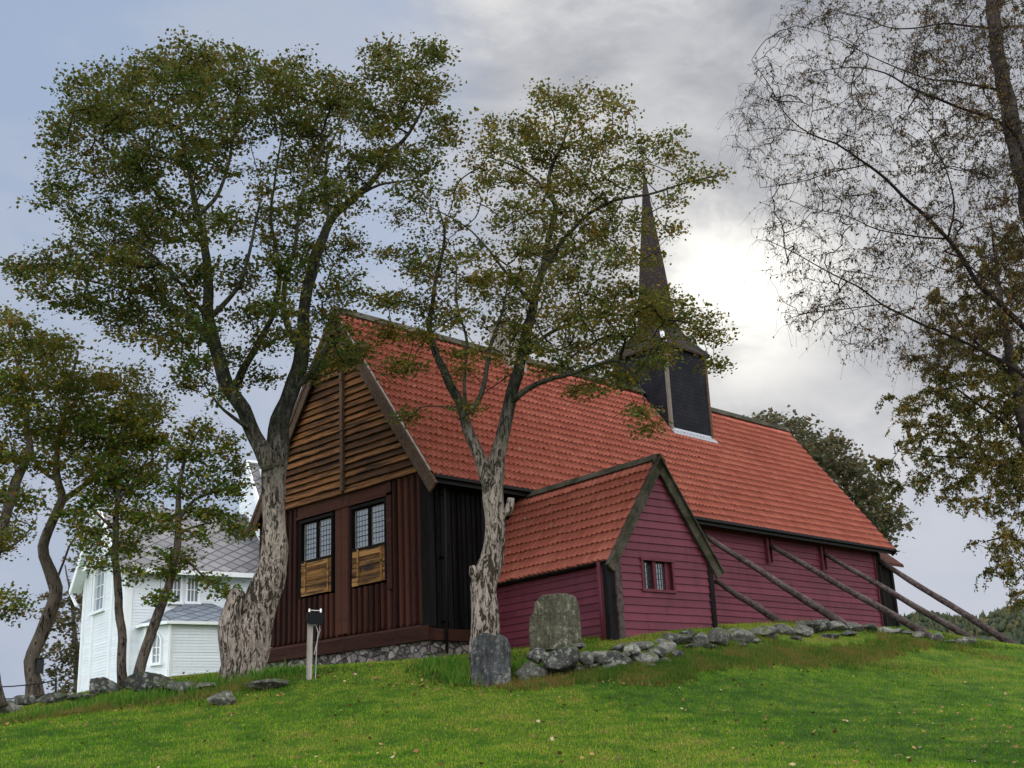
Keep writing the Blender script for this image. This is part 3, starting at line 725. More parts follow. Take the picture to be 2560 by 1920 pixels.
# chimney on the ridge
b = MB(); b.box(6.75, 7.6, 3.35, 4.25, 9.3, 11.35); ch = b.build('chimney', M_['greypost'], church)
b = MB(); b.box(6.68, 7.67, 3.28, 4.32, 11.35, 11.45); b.build('chimney_cap', M_['zinc'], ch)

# annex with a steep gable
TH, AMX, AMY = -.108, 2.975, -5.678; ct, s_t = math.cos(TH), math.sin(TH)
AU = np.array([ct, s_t, 0]); AV = np.array([-s_t, ct, 0]); Zu = np.array([0, 0, 1.]); AO = np.array([AMX, AMY, 0])
def A(a, b_, z): return AO+AU*a+AV*b_+Zu*z
HW, AZ, AR, AL = 1.849, 1.50, 4.13, 5.75; WW, FB = 1.66, .10
asl = math.hypot(HW, AR-AZ)
for s_ in (-1, 1):
    S = (AU*(-s_)*HW+Zu*(AR-AZ))/asl; N = np.cross(S, AV)*(-s_ if True else 1)
    if N[2] < 0: N = -N
    def cl(c): return c[:, 1] < .12
    if s_ == -1: pantiles('annex_roof', A(-HW, AL, AZ), -AV, S, N, AL-.04, asl, .19, .32, church, cl, 5, .035)
    else: pantiles('annex_roof', A(HW, .04, AZ), AV, S, N, AL-.04, asl, .2, .3, church, cl, 6, .03)
    m = MB(); q0 = [A(s_*HW, .05, AZ-.04), A(s_*HW, AL-.1, AZ-.04), A(0, AL-.1, AR-.04), A(0, .05, AR-.04)]
    m.hexa([p-Zu*.08 for p in q0]+q0); m.build('annex_boarding', M_['black_v'], church)
    m = MB(); dn = S
    a0 = A(s_*HW, .0, AZ)-S*.26-N*.10; a1 = A(0, .0, AR)-N*.10+S*.12
    m.beam(a0, a1, .07, .24, N); a0b = a0+N*.13-AV*.03; a1b = a1+N*.13-AV*.03; m.beam(a0b, a1b, .14, .035, N)
    m.build('annex_bargeboard', M_['barge_grey'], church)
m = MB(); m.beam(A(-.09, -.02, AR+.03), A(-.09, AL-.5, AR+.03), .22, .04, A(-1.3, 0, 1)-A(0, 0, 0)); m.beam(A(.09, -.02, AR+.03), A(.09, AL-.5, AR+.03), .22, .04, A(1.3, 0, 1)-A(0, 0, 0)); m.build('annex_ridge_boards', M_['barge_grey'], church)
m = MB(); m.beam(A(-HW-.02, .05, AZ-.05), A(-HW-.02, AL-.5, AZ-.05), .09, .08); m.build('annex_gutter', M_['gutter'], church)
hole = (-.74, .25, .80, 1.50)   # window in the front, a0 a1 z0 z1
def alim(z):
    w = min(WW, (AR-z)/(AR-AZ)*HW-.06); return (-w, w)
claps(A(0, FB, 0), AU, -AV, -.75, AR-.15, .192, alim, [(hole[0], hole[1], hole[2], hole[3])], .038, 7, 'annex_clapboards', M_['red'], church)
claps(A(-WW, FB, 0), AV, -AU, -.75, AZ+.02, .18, lambda z: (.12, AL-.25), (), .038, 9, 'annex_clapboards', M_['red_y'], church)
claps(A(WW, AL-.3, 0), -AV, AU, -.75, AZ+.02, .18, lambda z: (0, AL-.5), (), .026, 10, 'annex_clapboards', M_['red_y'], church)
m = MB(); c8 = lambda a0, a1, b0, b1, z0, z1: m.hexa([A(a0, b0, z0), A(a1, b0, z0), A(a1, b1, z0), A(a0, b1, z0), A(a0, b0, z1), A(a1, b0, z1), A(a1, b1, z1), A(a0, b1, z1)])
c8(-WW+.03, WW-.03, FB+.16, AL-.4, -.8, AZ-.02)
c8(-WW+.03, hole[0], FB+.01, FB+.16, -.8, AZ-.02); c8(hole[1], WW-.03, FB+.01, FB+.16, -.8, AZ-.02); c8(hole[0], hole[1], FB+.01, FB+.16, -.8, hole[2])
m.hexa([A(-WW+.1, FB+.02, hole[3]), A(WW-.1, FB+.02, hole[3]), A(WW-.1, FB+.3, hole[3]), A(-WW+.1, FB+.3, hole[3]), A(-.05, FB+.02, AR-.3), A(.05, FB+.02, AR-.3), A(.05, FB+.3, AR-.3), A(-.05, FB+.3, AR-.3)])
m.build('annex_wall', M_['redtrim'], church)
m = MB(); c8(-WW-.05, -WW+.14, FB-.06, FB+.01, -.75, 1.42); m.build('annex_corner_board', M_['pole'], church)
m = MB(); c8(-WW-.30, -WW-.06, FB-.02, FB+.14, -.75, 1.36); c8(WW-.10, WW+.06, FB-.06, FB+.12, -.75, 1.5); build_each(m, 'annex_corner_post', M_['black_v'], church)
m = MB(); m.tube([A(-WW-.38, .28, 1.4), A(-WW-.36, .28, -.6)], [.05, .05], 8); m.build('annex_downpipe', M_['redtrim'], church, True)
m = MB(); h0, h1, z0, z1 = hole
c8(h0-.07, h0, FB-.05, FB+.06, z0-.05, z1+.04); c8(h1, h1+.07, FB-.05, FB+.06, z0-.05, z1+.04); c8(h0-.09, h1+.09, FB-.065, FB+.06, z1+.0, z1+.07); c8(h0-.09, h1+.09, FB-.065, FB+.06, z0-.07, z0)
c8(h0+.36, h0+.46, FB+.0, FB+.11, z0, z1); c8(h1-.16, h1, FB+.06, FB+.13, z0, z1)
fr = m.build('annex_window', M_['redtrim'], church)
m = MB(); c8(h0, h1, FB+.115, FB+.125, z0, z1); m.build('pane', M_['glass_dark'], fr)
m = MB()
for a0, a1 in ((h0+.02, h0+.34), (h0+.48, h1-.18)):
    for i in range(0, 5): aa = a0+(a1-a0)*i/4; c8(aa-.006, aa+.006, FB+.1, FB+.112, z0+.04, z1-.04)
    for i in range(1, 5): zz = z0+(z1-z0)*i/5; c8(a0, a1, FB+.098, FB+.112, zz-.007, zz+.007)
m.build('leading', M_['leadlight'], fr)

# leaning props along the red wall
props = [((12.18, -.06, 3.93), (12.18, -4.78, .54), 'upper pole nearest the annex gable, leaning from eaves to ground'), ((12.75, -.06, 2.35), (12.6, -2.62, .66), 'short lower pole starting behind the annex corner post'),
         ((16.23, -.06, 3.86), (16.23, -5.52, .21), 'long pole from the left wooden bracket under the eaves'), ((19.85, -.06, 3.86), (19.85, -5.38, .14), 'long pole from the right wooden bracket under the eaves'),
         ((24.02, -.1, 3.84), (24.02, -4.99, .10), 'rightmost pole against the sky, leaning on the dark corner'), ((21.9, 1.2, 3.2), (25.9, -3.9, -.05), 'thin pole mostly hidden behind the others at the far corner')]
for i, (t, f_, lab) in enumerate(props):
    t = np.array(t); f_ = np.array(f_)
    if i == 5: t = at(2239, 1538, 46.5); f_ = at(2335, 1585, 47)
    th = thing('support_pole', lab, 'pole', tuple(f_), 'wooden poles propping the side wall')
    d = t-f_; m = MB(); n = 14; rr = .126 if i not in (1, 5) else (.13 if i == 1 else .07)
    if i == 4: rr = .15
    pts = []; rs = []
    for k in range(n+1):
        s = -.12+1.12*k/n; p = f_+d*s; w = .03*math.sin(k*.9+i*2); pts.append(p+np.array((w, w*.4, w*.5))); rs.append(rr*(1-.32*max(s, 0))*(1+.05*math.sin(k*2.1+i)))
    m.tube(pts, rs, 12, True, .10, i*3.1); o_ = m.build('pole_shaft', M_['pole'], th, True)
    if i in (2, 3):
        m = MB(); x = t[0]; m.box(x-.2, x-.1, -.10, .02, 3.2, 4.12); m.box(x+.1, x+.16, -.08, .02, 3.25, 4.1); build_each(m, 'bracket', M_['redtrim'], th)

# ------------------------------------------------------------------ white church
WD = 54.
K0 = at(306, 1712, WD); zb = K0[2]-.25
vd = ray(306, 1712)[:2]; vd /= np.linalg.norm(vd)
def rot(v, a): return np.array([v[0]*math.cos(a)-v[1]*math.sin(a), v[0]*math.sin(a)+v[1]*math.cos(a)])
va = rot(vd, rad(17)); ub = rot(va, -math.pi/2)
BU = np.array([*ub, 0]); BV = np.array([*va, 0]); BO = np.array([K0[0], K0[1], 0])
def B(a, b_, z): return BO+BU*a+BV*b_+Zu*z
wc = thing('white_church', 'white clapboard church with diamond slate roofs and tall windows behind the trees', 'church', (K0[0], K0[1], zb))
def ubx(px, py, a_const=None, b_const=None):
    d = ray(px, py)
    if b_const is not None: n = BV; q = BO+BV*b_const
    else: n = BU; q = BO+BU*a_const
    t = ((q-CAM)@n)/(d@n); P = CAM+d*t; r = P-BO; return (r@BU, r@BV, P[2])
e_z = ubx(450, 1413, b_const=0)[2]      # eave height of the long side
gw = 6.4
b_left = gw
rz = ubx(222, 1281, a_const=-.5)[2]
# walls
claps(B(0, 0, 0), BU, -BV, zb, e_z, .13, lambda z: (.0, 6.6), (), .018, 21, 'clapboards', M_['white'], wc, False)
glim = lambda z: (lambda w: (gw/2-w, gw/2+w))(min(gw/2, (rz-.1-z)/(rz-e_z)*gw/2))
claps(B(0, 0, 0), BV, -BU, zb, rz-.3, .13, glim, (), .018, 22, 'clapboards', M_['white'], wc, False)
m = MB(); q = lambda a0, a1, b0, b1, z0, z1: m.hexa([B(a0, b0, z0), B(a1, b0, z0), B(a1, b1, z0), B(a0, b1, z0), B(a0, b0, z1), B(a1, b0, z1), B(a1, b1, z1), B(a0, b1, z1)])
q(.02, 12, .02, gw-.02, zb-1, e_z)
m.hexa([B(.02, .1, e_z), B(.2, .1, e_z), B(.2, gw-.1, e_z), B(.02, gw-.1, e_z), B(.02, gw/2-.05, rz-.2), B(.2, gw/2-.05, rz-.2), B(.2, gw/2+.05, rz-.2), B(.02, gw/2+.05, rz-.2)])
q(6.62, 14, -1.6, gw+2, zb-1, e_z+.6)
m.build('wall', M_['white'], wc)
def slate_roof(name, pts, par=wc, thick=.12, mt='slate'):
    P = [np.array(p, float) for p in pts]; uu = P[1]-P[0]; lu = np.linalg.norm(uu); uu /= lu; nn = np.cross(uu, P[3]-P[0]); nn /= np.linalg.norm(nn); vv = np.cross(nn, uu)
    if nn[2] < 0: pass
    dwn = Zu*thick
    V = P+[p-dwn for p in P]; n = len(P); F = [tuple(range(n)), tuple(range(2*n-1, n-1, -1))]+[(i, i+n, (i+1) % n+n, (i+1) % n) for i in range(n)]
    uv = []
    for f in F:
        for i in f: r = V[i]-P[0]; uv.append((r@uu/.80, r@vv/.58))
    return mk(name, V, F, M_['slate_blue' if name == 'sacristy_roof' else 'slate'], par, False, None, uv)
ov = .45
def RF(a, s_, k):   # point on gable roof: side s_, k 0 eave..1 ridge
    dz = (rz-e_z)/(gw/2)*ov
    return None
kz = (rz-e_z)/(gw/2)
slate_roof('roof', [B(-.55, -ov, e_z-ov*kz+.12), B(6.9, -ov, e_z-ov*kz+.12), B(6.9, gw/2, rz+.12), B(-.55, gw/2, rz+.12)])
slate_roof('roof', [B(6.9, gw+ov, e_z-ov*kz+.12), B(-.55, gw+ov, e_z-ov*kz+.12), B(-.55, gw/2, rz+.12), B(6.9, gw/2, rz+.12)])
m = MB()
for s_, y0 in ((1, -ov), (-1, gw+ov)):
    m.beam(B(-.57, y0-s_*.06, e_z-ov*kz-.02), B(-.57, gw/2, rz+.08), .07, .30, (0, 0, 1)); m.beam(B(-.3, y0, e_z-ov*kz-.02), B(-.3, gw/2, rz-.02), .5, .05, (0, 0, 1))
m.beam(B(-.55, -ov-.04, e_z-ov*kz+.04), B(6.62, -ov-.04, e_z-ov*kz+.04), .08, .2)
build_each(m, 'bargeboard', M_['whitetrim'], wc)
m = MB()   # pilasters and corner boards, gable collar, brackets
for bb in (.0, gw*.28, gw*.72, gw-.22): q(-.10, .0, bb, bb+.24, zb, e_z-.1 if bb in (0.,) else e_z+.5)
q(-.03, .22, -.06, .0, zb, e_z-.2); q(6.3, 6.6, -.05, .0, zb, e_z-.2); q(.0, 6.6, -.05, -.02, e_z-.32, e_z-.05)
m.beam(B(-.5, gw*.2, e_z+.35*kz*1.2), B(-.5, gw*.8, e_z+.35*kz*1.2), .1, .16)
m.beam(B(-.12, -.1, e_z-1.0), B(-.12, -ov-.05, e_z-.5), .1, .1); m.beam(B(-.35, gw+.05, e_z-1.1), B(-.5, gw+ov+.1, e_z-.5), .1, .1)
m.beam(B(-.5, gw/2, e_z+.9), B(-.5, gw/2, rz), .1, .12)
# pointed arch in the gable
prev = None
for k in range(9):
    t = k/8; bb = gw*.5+(t-.5)*gw*.5; zz = e_z+.5+1.3*(1-abs(2*t-1)**2)
    p = B(-.5, bb, zz)
    if prev is not None: m.beam(prev, p, .08, .12)
    prev = p
build_each(m, 'trim', M_['whitetrim'], wc)
def wwin(face, c, w, z0, z1, nu, nz, arch=False):
    """face 'A' gable wall (along b) or 'B' long side (along a); or a custom frame (origin, u, n)"""
    if face == 'A': O, U, N = BO, BV, -BU
    elif face == 'B': O, U, N = BO, BU, -BV
    else: O, U, N = face
    P = lambda u, z, n: O+U*u+Zu*z+N*n
    m = MB(); f = .09
    def bx(u0, u1, z0_, z1_, n0, n1, mb): mb.hexa([P(u0, z0_, n1), P(u1, z0_, n1), P(u1, z0_, n0), P(u0, z0_, n0), P(u0, z1_, n1), P(u1, z1_, n1), P(u1, z1_, n0), P(u0, z1_, n0)])
    bx(c-w/2-f, c-w/2, z0, z1, .0, .09, m); bx(c+w/2, c+w/2+f, z0, z1, .0, .09, m); bx(c-w/2-f-.05, c+w/2+f+.05, z0-.12, z0, .0, .14, m)
    if not arch: bx(c-w/2-f, c+w/2+f, z1, z1+f*1.3, .0, .10, m)
    else:
        pr = None
        for k in range(9):
            t = -1+k/4; p = P(c+t*(w/2+f/2), z1+(1-abs(t)**1.6)*w*.75, .05)
            if pr is not None: m.beam(pr, p, .09, .08)
            pr = p
    fr = m.build('window', M_['whitetrim'], wc)
    g = MB()
    if not arch: g.poly([tuple(P(c-w/2, z0, .022)), tuple(P(c+w/2, z0, .022)), tuple(P(c+w/2, z1, .022)), tuple(P(c-w/2, z1, .022))])
    else:
        g.poly([tuple(P(c-w/2, z0, .022)), tuple(P(c+w/2, z0, .022))]+[tuple(P(c+(1-k/4)*(w/2), z1+(1-abs(1-k/4)**1.6)*w*.75, .022)) for k in range(9)])
    g.build('pane', M_['glass_w'], fr)
    h = MB()
    for i in range(1, nu): u = c-w/2+w*i/nu; bx(u-.018, u+.018, z0, z1+(w*.6 if arch else 0), .024, .05, h)
    for i in range(1, nz): z = z0+(z1-z0)*i/nz; bx(c-w/2, c+w/2, z-.016, z+.016, .024, .047, h)
    h.build('glazing_bars', M_['whitetrim'], fr)
m = MB(); m.tube([B(6.35, -.12, e_z-.2), B(6.35, -.10, zb)], [.04, .04], 6); m.build('downpipe', M_['whitetrim'], wc)
# tall gable window
t0 = ubx(247, 1412, a_const=0); t1 = ubx(246, 1530, a_const=0)
wl = ubx(233, 1500, a_const=0)[1]; wr = ubx(262, 1500, a_const=0)[1]
wwin('A', (wl+wr)/2, abs(wl-wr), ubx(247, 1527, a_const=0)[2], ubx(247, 1408, a_const=0)[2], 3, 4)
for x0, x1 in ((425, 450), (468, 494)):
    a0 = ubx(x0, 1470, b_const=0)[0]; a1 = ubx(x1, 1470, b_const=0)[0]
    wwin('B', (a0+a1)/2, a1-a0, ubx(x0, 1504, b_const=0)[2], ubx(x0, 1445, b_const=0)[2], 3, 2)
# polygonal sacristy in front of the long side
sb = -1.9
a_c = ubx(423, 1640, b_const=sb)[0]; ez = ubx(500, 1556, b_const=sb)[2]; a_r = a_c+3.4; a_l = a_c-.62
ring = [(a_l, 0.), (a_l, -.75), (a_c, sb), (a_r, sb), (a_r+.9, -.75), (a_r+.9, 0)]
for i in range(len(ring)-1):
    p, r = np.array(ring[i]), np.array(ring[i+1]); ln = np.linalg.norm(r-p); d = (r-p)/ln
    if ln < .1: continue
    U = BU*d[0]+BV*d[1]; N = np.cross(U, Zu)
    claps(B(p[0], p[1], 0), U, N, zb, ez, .12, lambda z, ln=ln: (0, ln), (), .018, 30+i, 'sacristy_clapboards', M_['white'], wc, False)
    m = MB()
    for e_ in (p, r): m.beam(B(e_[0], e_[1], zb)+N*.03, B(e_[0], e_[1], ez)+N*.03, .14, .05, tuple(N))
    m.beam(B(p[0], p[1], zb+.2)+N*.05, B(r[0], r[1], zb+.2)+N*.05, .06, .28); m.beam(B(p[0], p[1], zb+.38)+N*.07, B(r[0], r[1], zb+.38)+N*.07, .08, .05)
    m.build('sacristy_trim', M_['whitetrim'], wc)
    if i == 1:
        wwin((B(p[0], p[1], 0), U, N), ln*.5, .38, ubx(398, 1657, b_const=-1.3)[2], ubx(398, 1600, b_const=-1.3)[2], 2, 3, True)
m = MB(); m.poly([tuple(B(a, b_, ez)) for a, b_ in ring]); m.poly([tuple(B(a, b_, ez-.02)) for a, b_ in ring][::-1]); m.build('soffit', M_['whitetrim'], wc)
cen = np.array((a_c+1.6, 0.)); ro = [tuple(cen+(np.array(p)-cen)*1.10) for p in ring]; apx = ez+1.05
for i in range(len(ring)-1):
    p, r = ro[i], ro[i+1]
    if i in (0, 4): continue
    top0 = (a_c+1.3, -.02) if i <= 2 else (a_r-.9, -.02); top1 = (a_c+1.3, -.02) if i < 2 else (a_r-.9, -.02)
    if i == 1: P4 = [B(*p, ez+.05), B(*r, ez+.05), B(*top1, apx), B(*top0, apx-.001)]
    else: P4 = [B(*p, ez+.05), B(*r, ez+.05), B(*top1, apx), B(*top0, apx)]
    slate_roof('sacristy_roof', P4, thick=.05)
P4 = [B(ro[0][0], .0, ez+.05), B(*ro[1], ez+.05), B(a_c+1.3, -.02, apx), B(a_c+1.29, .0, apx)]; slate_roof('sacristy_roof', P4, thick=.05)
m = MB()
for i in range(len(ro)-1): m.beam(B(*ro[i], ez-.04), B(*ro[i+1], ez-.04), .1, .13)
m.build('sacristy_eaves', M_['whitetrim'], wc)
# higher nave to the right
na = 6.6; nb = -1.6
nz_ = ubx(612, 1395, b_const=nb)[2]; nr = nz_+5.2
claps(B(na, nb, 0), BV, -BU, zb, nr-.3, .13, lambda z: (0, (lambda w: w)(min(1.7, 9))) if z < nz_ else (max(0, (z-nz_)/1.9), 1.7+(0 if z < e_z else 4)), (), .018, 41, 'clapboards', M_['white'], wc, False)
claps(B(na, nb, 0), BU, -BV, zb, nz_, .13, lambda z: (0, 9), (), .018, 42, 'clapboards', M_['white'], wc, False)
slate_roof('roof', [B(na-.5, nb-.5, nz_-.6), B(na+9, nb-.5, nz_-.6), B(na+9, nb+3.6, nr), B(na-.5, nb+3.6, nr)])
m = MB(); m.beam(B(na-.55, nb-.55, nz_-.75), B(na-.55, nb+3.6, nr-.1), .08, .32, (0, 0, 1)); m.beam(B(na-.3, nb-.5, nz_-.75), B(na-.3, nb+3.6, nr-.15), .5, .04, (0, 0, 1))
m.beam(B(na-.55, nb+3.6, nr+.1), B(na+9, nb+3.6, nr+.1), .25, .12); build_each(m, 'bargeboard', M_['whitetrim'], wc)

# ------------------------------------------------------------------ stones
def ico(sub):
    bm = bmesh.new(); bmesh.ops.create_icosphere(bm, subdivisions=sub, radius=1); V = np.array([v.co[:] for v in bm.verts]); F = np.array([[v.index for v in f.verts] for f in bm.faces]); bm.free(); return V, F
ICO = ico(4)
def stone(center, size, seed, name='stone', mat=None, parent=None, rotz=0, npl=11, flat=0.):
    r = np.random.default_rng(seed); V = ICO[0].copy(); n = r.normal(size=(npl, 3)); n /= np.linalg.norm(n, axis=1)[:, None]; h = r.uniform(.55, .92, npl)
    d = V@n.T; rr = np.where(d > .05, h[None]/np.maximum(d, .05), 9); R = np.minimum(rr.min(1), 1.08)
    V = V*R[:, None]
    f = np.array([mnoise.fractal(Vector(v*1.9+seed), 1., 2., 4) for v in V]); V = V*(1+.055*f)[:, None]
    V = V*np.array(size)/1.0; c, s = math.cos(rotz), math.sin(rotz); V = np.stack([V[:, 0]*c-V[:, 1]*s, V[:, 0]*s+V[:, 1]*c, V[:, 2]], -1)
    return mk(name, V+np.array(center), ICO[1], mat or M_['rock'], parent, False, None if parent is not None else center)
def outline_stone(name, label, cat, D, outline, thick, mat, seed, yawoff=0., back=0.):
    """upright slab: outline in photo pixels, stood at distance D, facing the lawn"""
    pts = np.array(outline, float); foot = pts[:, 1].max(); cxm = pts[:, 0].mean(); F0 = at(cxm, foot, D); s = D*1.03/FOC
    d = (F0-CAM)[:2]; d /= np.linalg.norm(d); d = rot(d, yawoff); rt = np.array([d[1], -d[0]])
    # resample
    P = np.vstack([pts, pts[:1]]); seg = np.linalg.norm(np.diff(P, axis=0), axis=1); cum = np.r_[0, np.cumsum(seg)]; N = 72
    t = np.linspace(0, cum[-1], N, endpoint=False); rs = np.stack([np.interp(t, cum, P[:, 0]), np.interp(t, cum, P[:, 1])], -1)
    c = np.array([cxm, (pts[:, 1].min()+pts[:, 1].max())/2])
    rings = [(1, 1.), (1, .55), (.985, .2), (.955, 0.03), (.88, 0), (.75, 0), (.6, 0), (.45, 0), (.3, 0), (.15, 0), (.03, 0)]
    V = []; F = []
    for k, dep in [(rr, dd) for rr, dd in rings]:
        for q in rs:
            u = c+(q-c)*k; X = (u[0]-cxm)*s; Z = (foot-u[1])*s
            nz = mnoise.fractal(Vector((X*3+seed, Z*3, k)), 1., 2., 4)*.03+mnoise.noise(Vector((X*1.2+seed, Z*1.2, 5)))*.04
            dd = dep*thick+nz
            V.append((F0[0]+rt[0]*X+d[0]*dd, F0[1]+rt[1]*X+d[1]*dd, F0[2]-.12+Z*1.0))
    m_ = len(rings)
    for i in range(m_-1):
        for k in range(N): F.append((i*N+k, i*N+(k+1) % N, (i+1)*N+(k+1) % N, (i+1)*N+k))
    F.append(tuple((m_-1)*N+k for k in range(N))); F.append(tuple(range(N))[::-1])
    o = mk(name, V, F, mat, None, False, tuple(F0)); tag(o, label, cat); return o
outline_stone('standing_stone', 'thick bluish grey upright stone at the foot of the middle tree', 'stone', 26.0,
    [(1182, 1712), (1179, 1680), (1180, 1645), (1183, 1612), (1190, 1590), (1202, 1578), (1222, 1575), (1240, 1583), (1256, 1580), (1272, 1592), (1279, 1618), (1276, 1652), (1277, 1690), (1266, 1712)], .45, M_['slabstone'], 3)
outline_stone('gravestone', 'tall lichened gravestone with rounded shoulders before the red annex wall', 'gravestone', 27.6,
    [(1326, 1612), (1325, 1562), (1329, 1530), (1340, 1520), (1341, 1498), (1360, 1480), (1395, 1477), (1424, 1479), (1442, 1487), (1449, 1512), (1451, 1560), (1450, 1612)], .2, M_['grave'], 8, rad(-4))
# dry stone wall on the right: list of stones in photo pixels (x, y centre, half width, half height), distance
wall = thing('dry_stone_wall', 'low dry stone wall of rough grey boulders edging the lawn before the red wall', 'stone wall', tuple(at(1700, 1640, 27.5)))
WS = [(1325, 1677, 34, 22, 26.2, 0), (1308, 1694, 16, 10, 25.9, 0), (1345, 1638, 24, 18, 26.6, 1), (1411, 1645, 44, 33, 26.4, 1), (1470, 1640, 20, 16, 26.7, 0), (1500, 1640, 20, 18, 26.8, 0), (1478, 1664, 36, 11, 26.4, 1),
      (1535, 1648, 24, 20, 26.8, 1), (1565, 1655, 20, 15, 26.8, 1), (1578, 1622, 18, 20, 27.1, 0), (1600, 1612, 26, 12, 27.3, 0), (1612, 1645, 26, 18, 27., 0), (1640, 1625, 20, 15, 27.3, 1), (1665, 1618, 28, 20, 27.5, 0), (1662, 1650, 18, 11, 27.2, 0), (1692, 1635, 16, 15, 27.5, 1),
      (1550, 1618, 22, 10, 27.2, 1), (1690, 1592, 32, 19, 28.2, 0), (1745, 1595, 26, 18, 28.6, 0), (1795, 1590, 34, 24, 29., 0), (1845, 1585, 30, 22, 29.6, 0), (1850, 1608, 14, 7, 29.4, 0), (1905, 1578, 38, 17, 30.6, 0), (1960, 1570, 26, 18, 31.6, 0), (2000, 1575, 24, 16, 32.2, 0),
      (2030, 1560, 42, 22, 33., 1), (1990, 1592, 16, 9, 31.8, 1), (2090, 1562, 26, 15, 34.2, 0), (2135, 1564, 20, 13, 35.2, 0), (2172, 1566, 20, 14, 36., 1), (2208, 1572, 18, 10, 36.8, 0), (2240, 1574, 18, 8, 37.6, 0), (2270, 1577, 16, 7, 38.3, 0), (2295, 1584, 18, 8, 39.2, 0), (2342, 1590, 20, 10, 40.2, 0), (2380, 1600, 16, 6, 41., 0), (2418, 1601, 22, 11, 42., 0),
      (1440, 1612, 20, 9, 27., 1), (1520, 1668, 22, 9, 26.5, 0), (1590, 1632, 14, 10, 27., 1), (1620, 1664, 20, 8, 26.9, 1), (1375, 1672, 20, 12, 26.1, 1), (1560, 1636, 14, 10, 26.9, 0), (1450, 1672, 18, 8, 26.3, 0), (1720, 1580, 20, 11, 28.6, 1), (1770, 1612, 16, 8, 28.6, 1), (1880, 1596, 16, 9, 30.1, 1), (1930, 1590, 16, 8, 30.9, 0), (2075, 1585, 20, 9, 33.6, 1), (1725, 1612, 20, 8, 28.3, 1), (2120, 1580, 18, 8, 35., 1), (1655, 1600, 18, 10, 27.9, 0)]
def ground_hit(x, y, D0, tol=5.):
    # distance at which the line of sight through a stone's foot meets the turf, so that the stone rests on it
    r = ray(x, y); r = r/math.hypot(r[0], r[1]); ds_ = np.arange(D0-tol, D0+tol, .1); P_ = CAM[None]+ds_[:, None]*r[None]; h_ = hgt(P_[:, 0], P_[:, 1])
    w_ = np.nonzero(P_[:, 2] <= h_+.02)[0]
    return float(ds_[w_[0]]) if len(w_) and w_[0] > 0 else D0
for i, (x, y, hw, hh, D, dk) in enumerate(WS):
    if x > 1640 or y > 1660: D = ground_hit(x, y+hh*.8, D)
    c = at(x, y, D); s = D*1.03/FOC; W3 = hw*s*1.18; H3 = hh*s*(1.12 if x < 1640 else .98)
    stone(c-np.array((0, 0, .03 if x < 1640 else .05)), (W3, max(W3*.75, .16), H3), 100+i, 'stone', M_['rockdark'] if dk else M_['rock'], wall, rad(-45)+((i*37) % 20-10)*.02, 12)
# loose stones on the left edge of the lawn
LS = [(262, 1716, 36, 16, 27.8, 1, 'dark flat boulder at the edge of the lawn below the white church corner'), (372, 1714, 48, 22, 27.6, 1, 'largest dark boulder of the left row, under the two thin trees'), (452, 1718, 28, 14, 27.4, 1, 'rounded dark boulder right of the largest one in the left row'),
      (418, 1705, 16, 7, 27.7, 0, 'small pale stone tucked between two dark boulders of the left row'), (520, 1714, 38, 7, 27.2, 0, 'thin flat grey slab lying left of the big trunk'), (557, 1745, 28, 14, 26.4, 0, 'single grey brown stone lying lower on the lawn'), (672, 1710, 44, 8, 26.6, 0, 'long flat grey stone beside the floodlight post'),
      (20, 1768, 26, 12, 28.4, 0, 'lichened grey stone at the far left edge of the lawn'), (65, 1752, 24, 11, 28.6, 1, 'dark stone under the crooked trunk'), (130, 1745, 30, 10, 28.5, 1, 'mossy low stone between crooked trunk and white church'), (200, 1742, 26, 8, 28.2, 1, 'half buried mossy stone left of the flat dark boulder')]
for i, (x, y, hw, hh, D, dk, lab) in enumerate(LS):
    D = ground_hit(x, y+hh*.9, D, 2.5)-.15
    c = at(x, y, D); s = D*1.03/FOC
    o = stone(c-np.array((0, 0, .0)), (hw*s*1.2, max(hw*s*.7, .2), hh*s*1.4), 300+i, 'boulder', M_['rockdark'] if dk else M_['rock'], None, rad(-30), 12)
    tag(o, lab, 'stone', 'loose stones along the left edge of the lawn')

# ------------------------------------------------------------------ floodlight post, fence
fb = at(772, 1703, 27); fl = thing('floodlight_post', 'grey wooden post with black floodlight and small white box before the dark gable', 'floodlight', tuple(fb))
s = pm(1, 27)
fd = np.array([*vd, 0]); fr_ = np.array([fd[1], -fd[0], 0])
def Pf(u, z, n=0): return fb+fr_*u*s+Zu*z*s-fd*n
m = MB(); m.beam(Pf(0, -15), Pf(2.5, 152), .11, .11, tuple(fd)); m.build('post', M_['greypost'], fl)
m = MB(); m.beam(Pf(-6, 150, .02), Pf(33, 146, .02), .26, .15); m.beam(Pf(-8, 142, .14), Pf(30, 138, .14), .05, .2); h_ = m.build('lamp_housing', M_['plastic_black'], fl)
m = MB(); m.beam(Pf(-2, 164, .0), Pf(30, 162, 0), .02, .012)
for u in (0, 27): m.beam(Pf(u, 158), Pf(u, 167), .035, .035, tuple(fd))
build_each(m, 'lamp_bracket', M_['plastic_white'], fl)
m = MB(); m.beam(Pf(14, 128, .06), Pf(14, 142, .06), .09, .07, tuple(fd)); m.build('junction_box', M_['plastic_white'], fl)
m = MB(); m.tube([Pf(15, 128, .06), Pf(20, 110, .1), Pf(17, 80, .05), Pf(16, 40, .04), Pf(15, 0, 0)], [.012]*5, 5); m.tube([Pf(22, 140, .06), Pf(24, 115, .1), Pf(18, 90, .05), Pf(11, 60, .06)], [.010]*4, 5); build_each(m, 'cable', M_['cable'], fl)
fe = thing('iron_fence', 'low dark iron railing with thin posts at the left edge behind the crooked tree', 'fence', tuple(at(140, 1740, 31)))
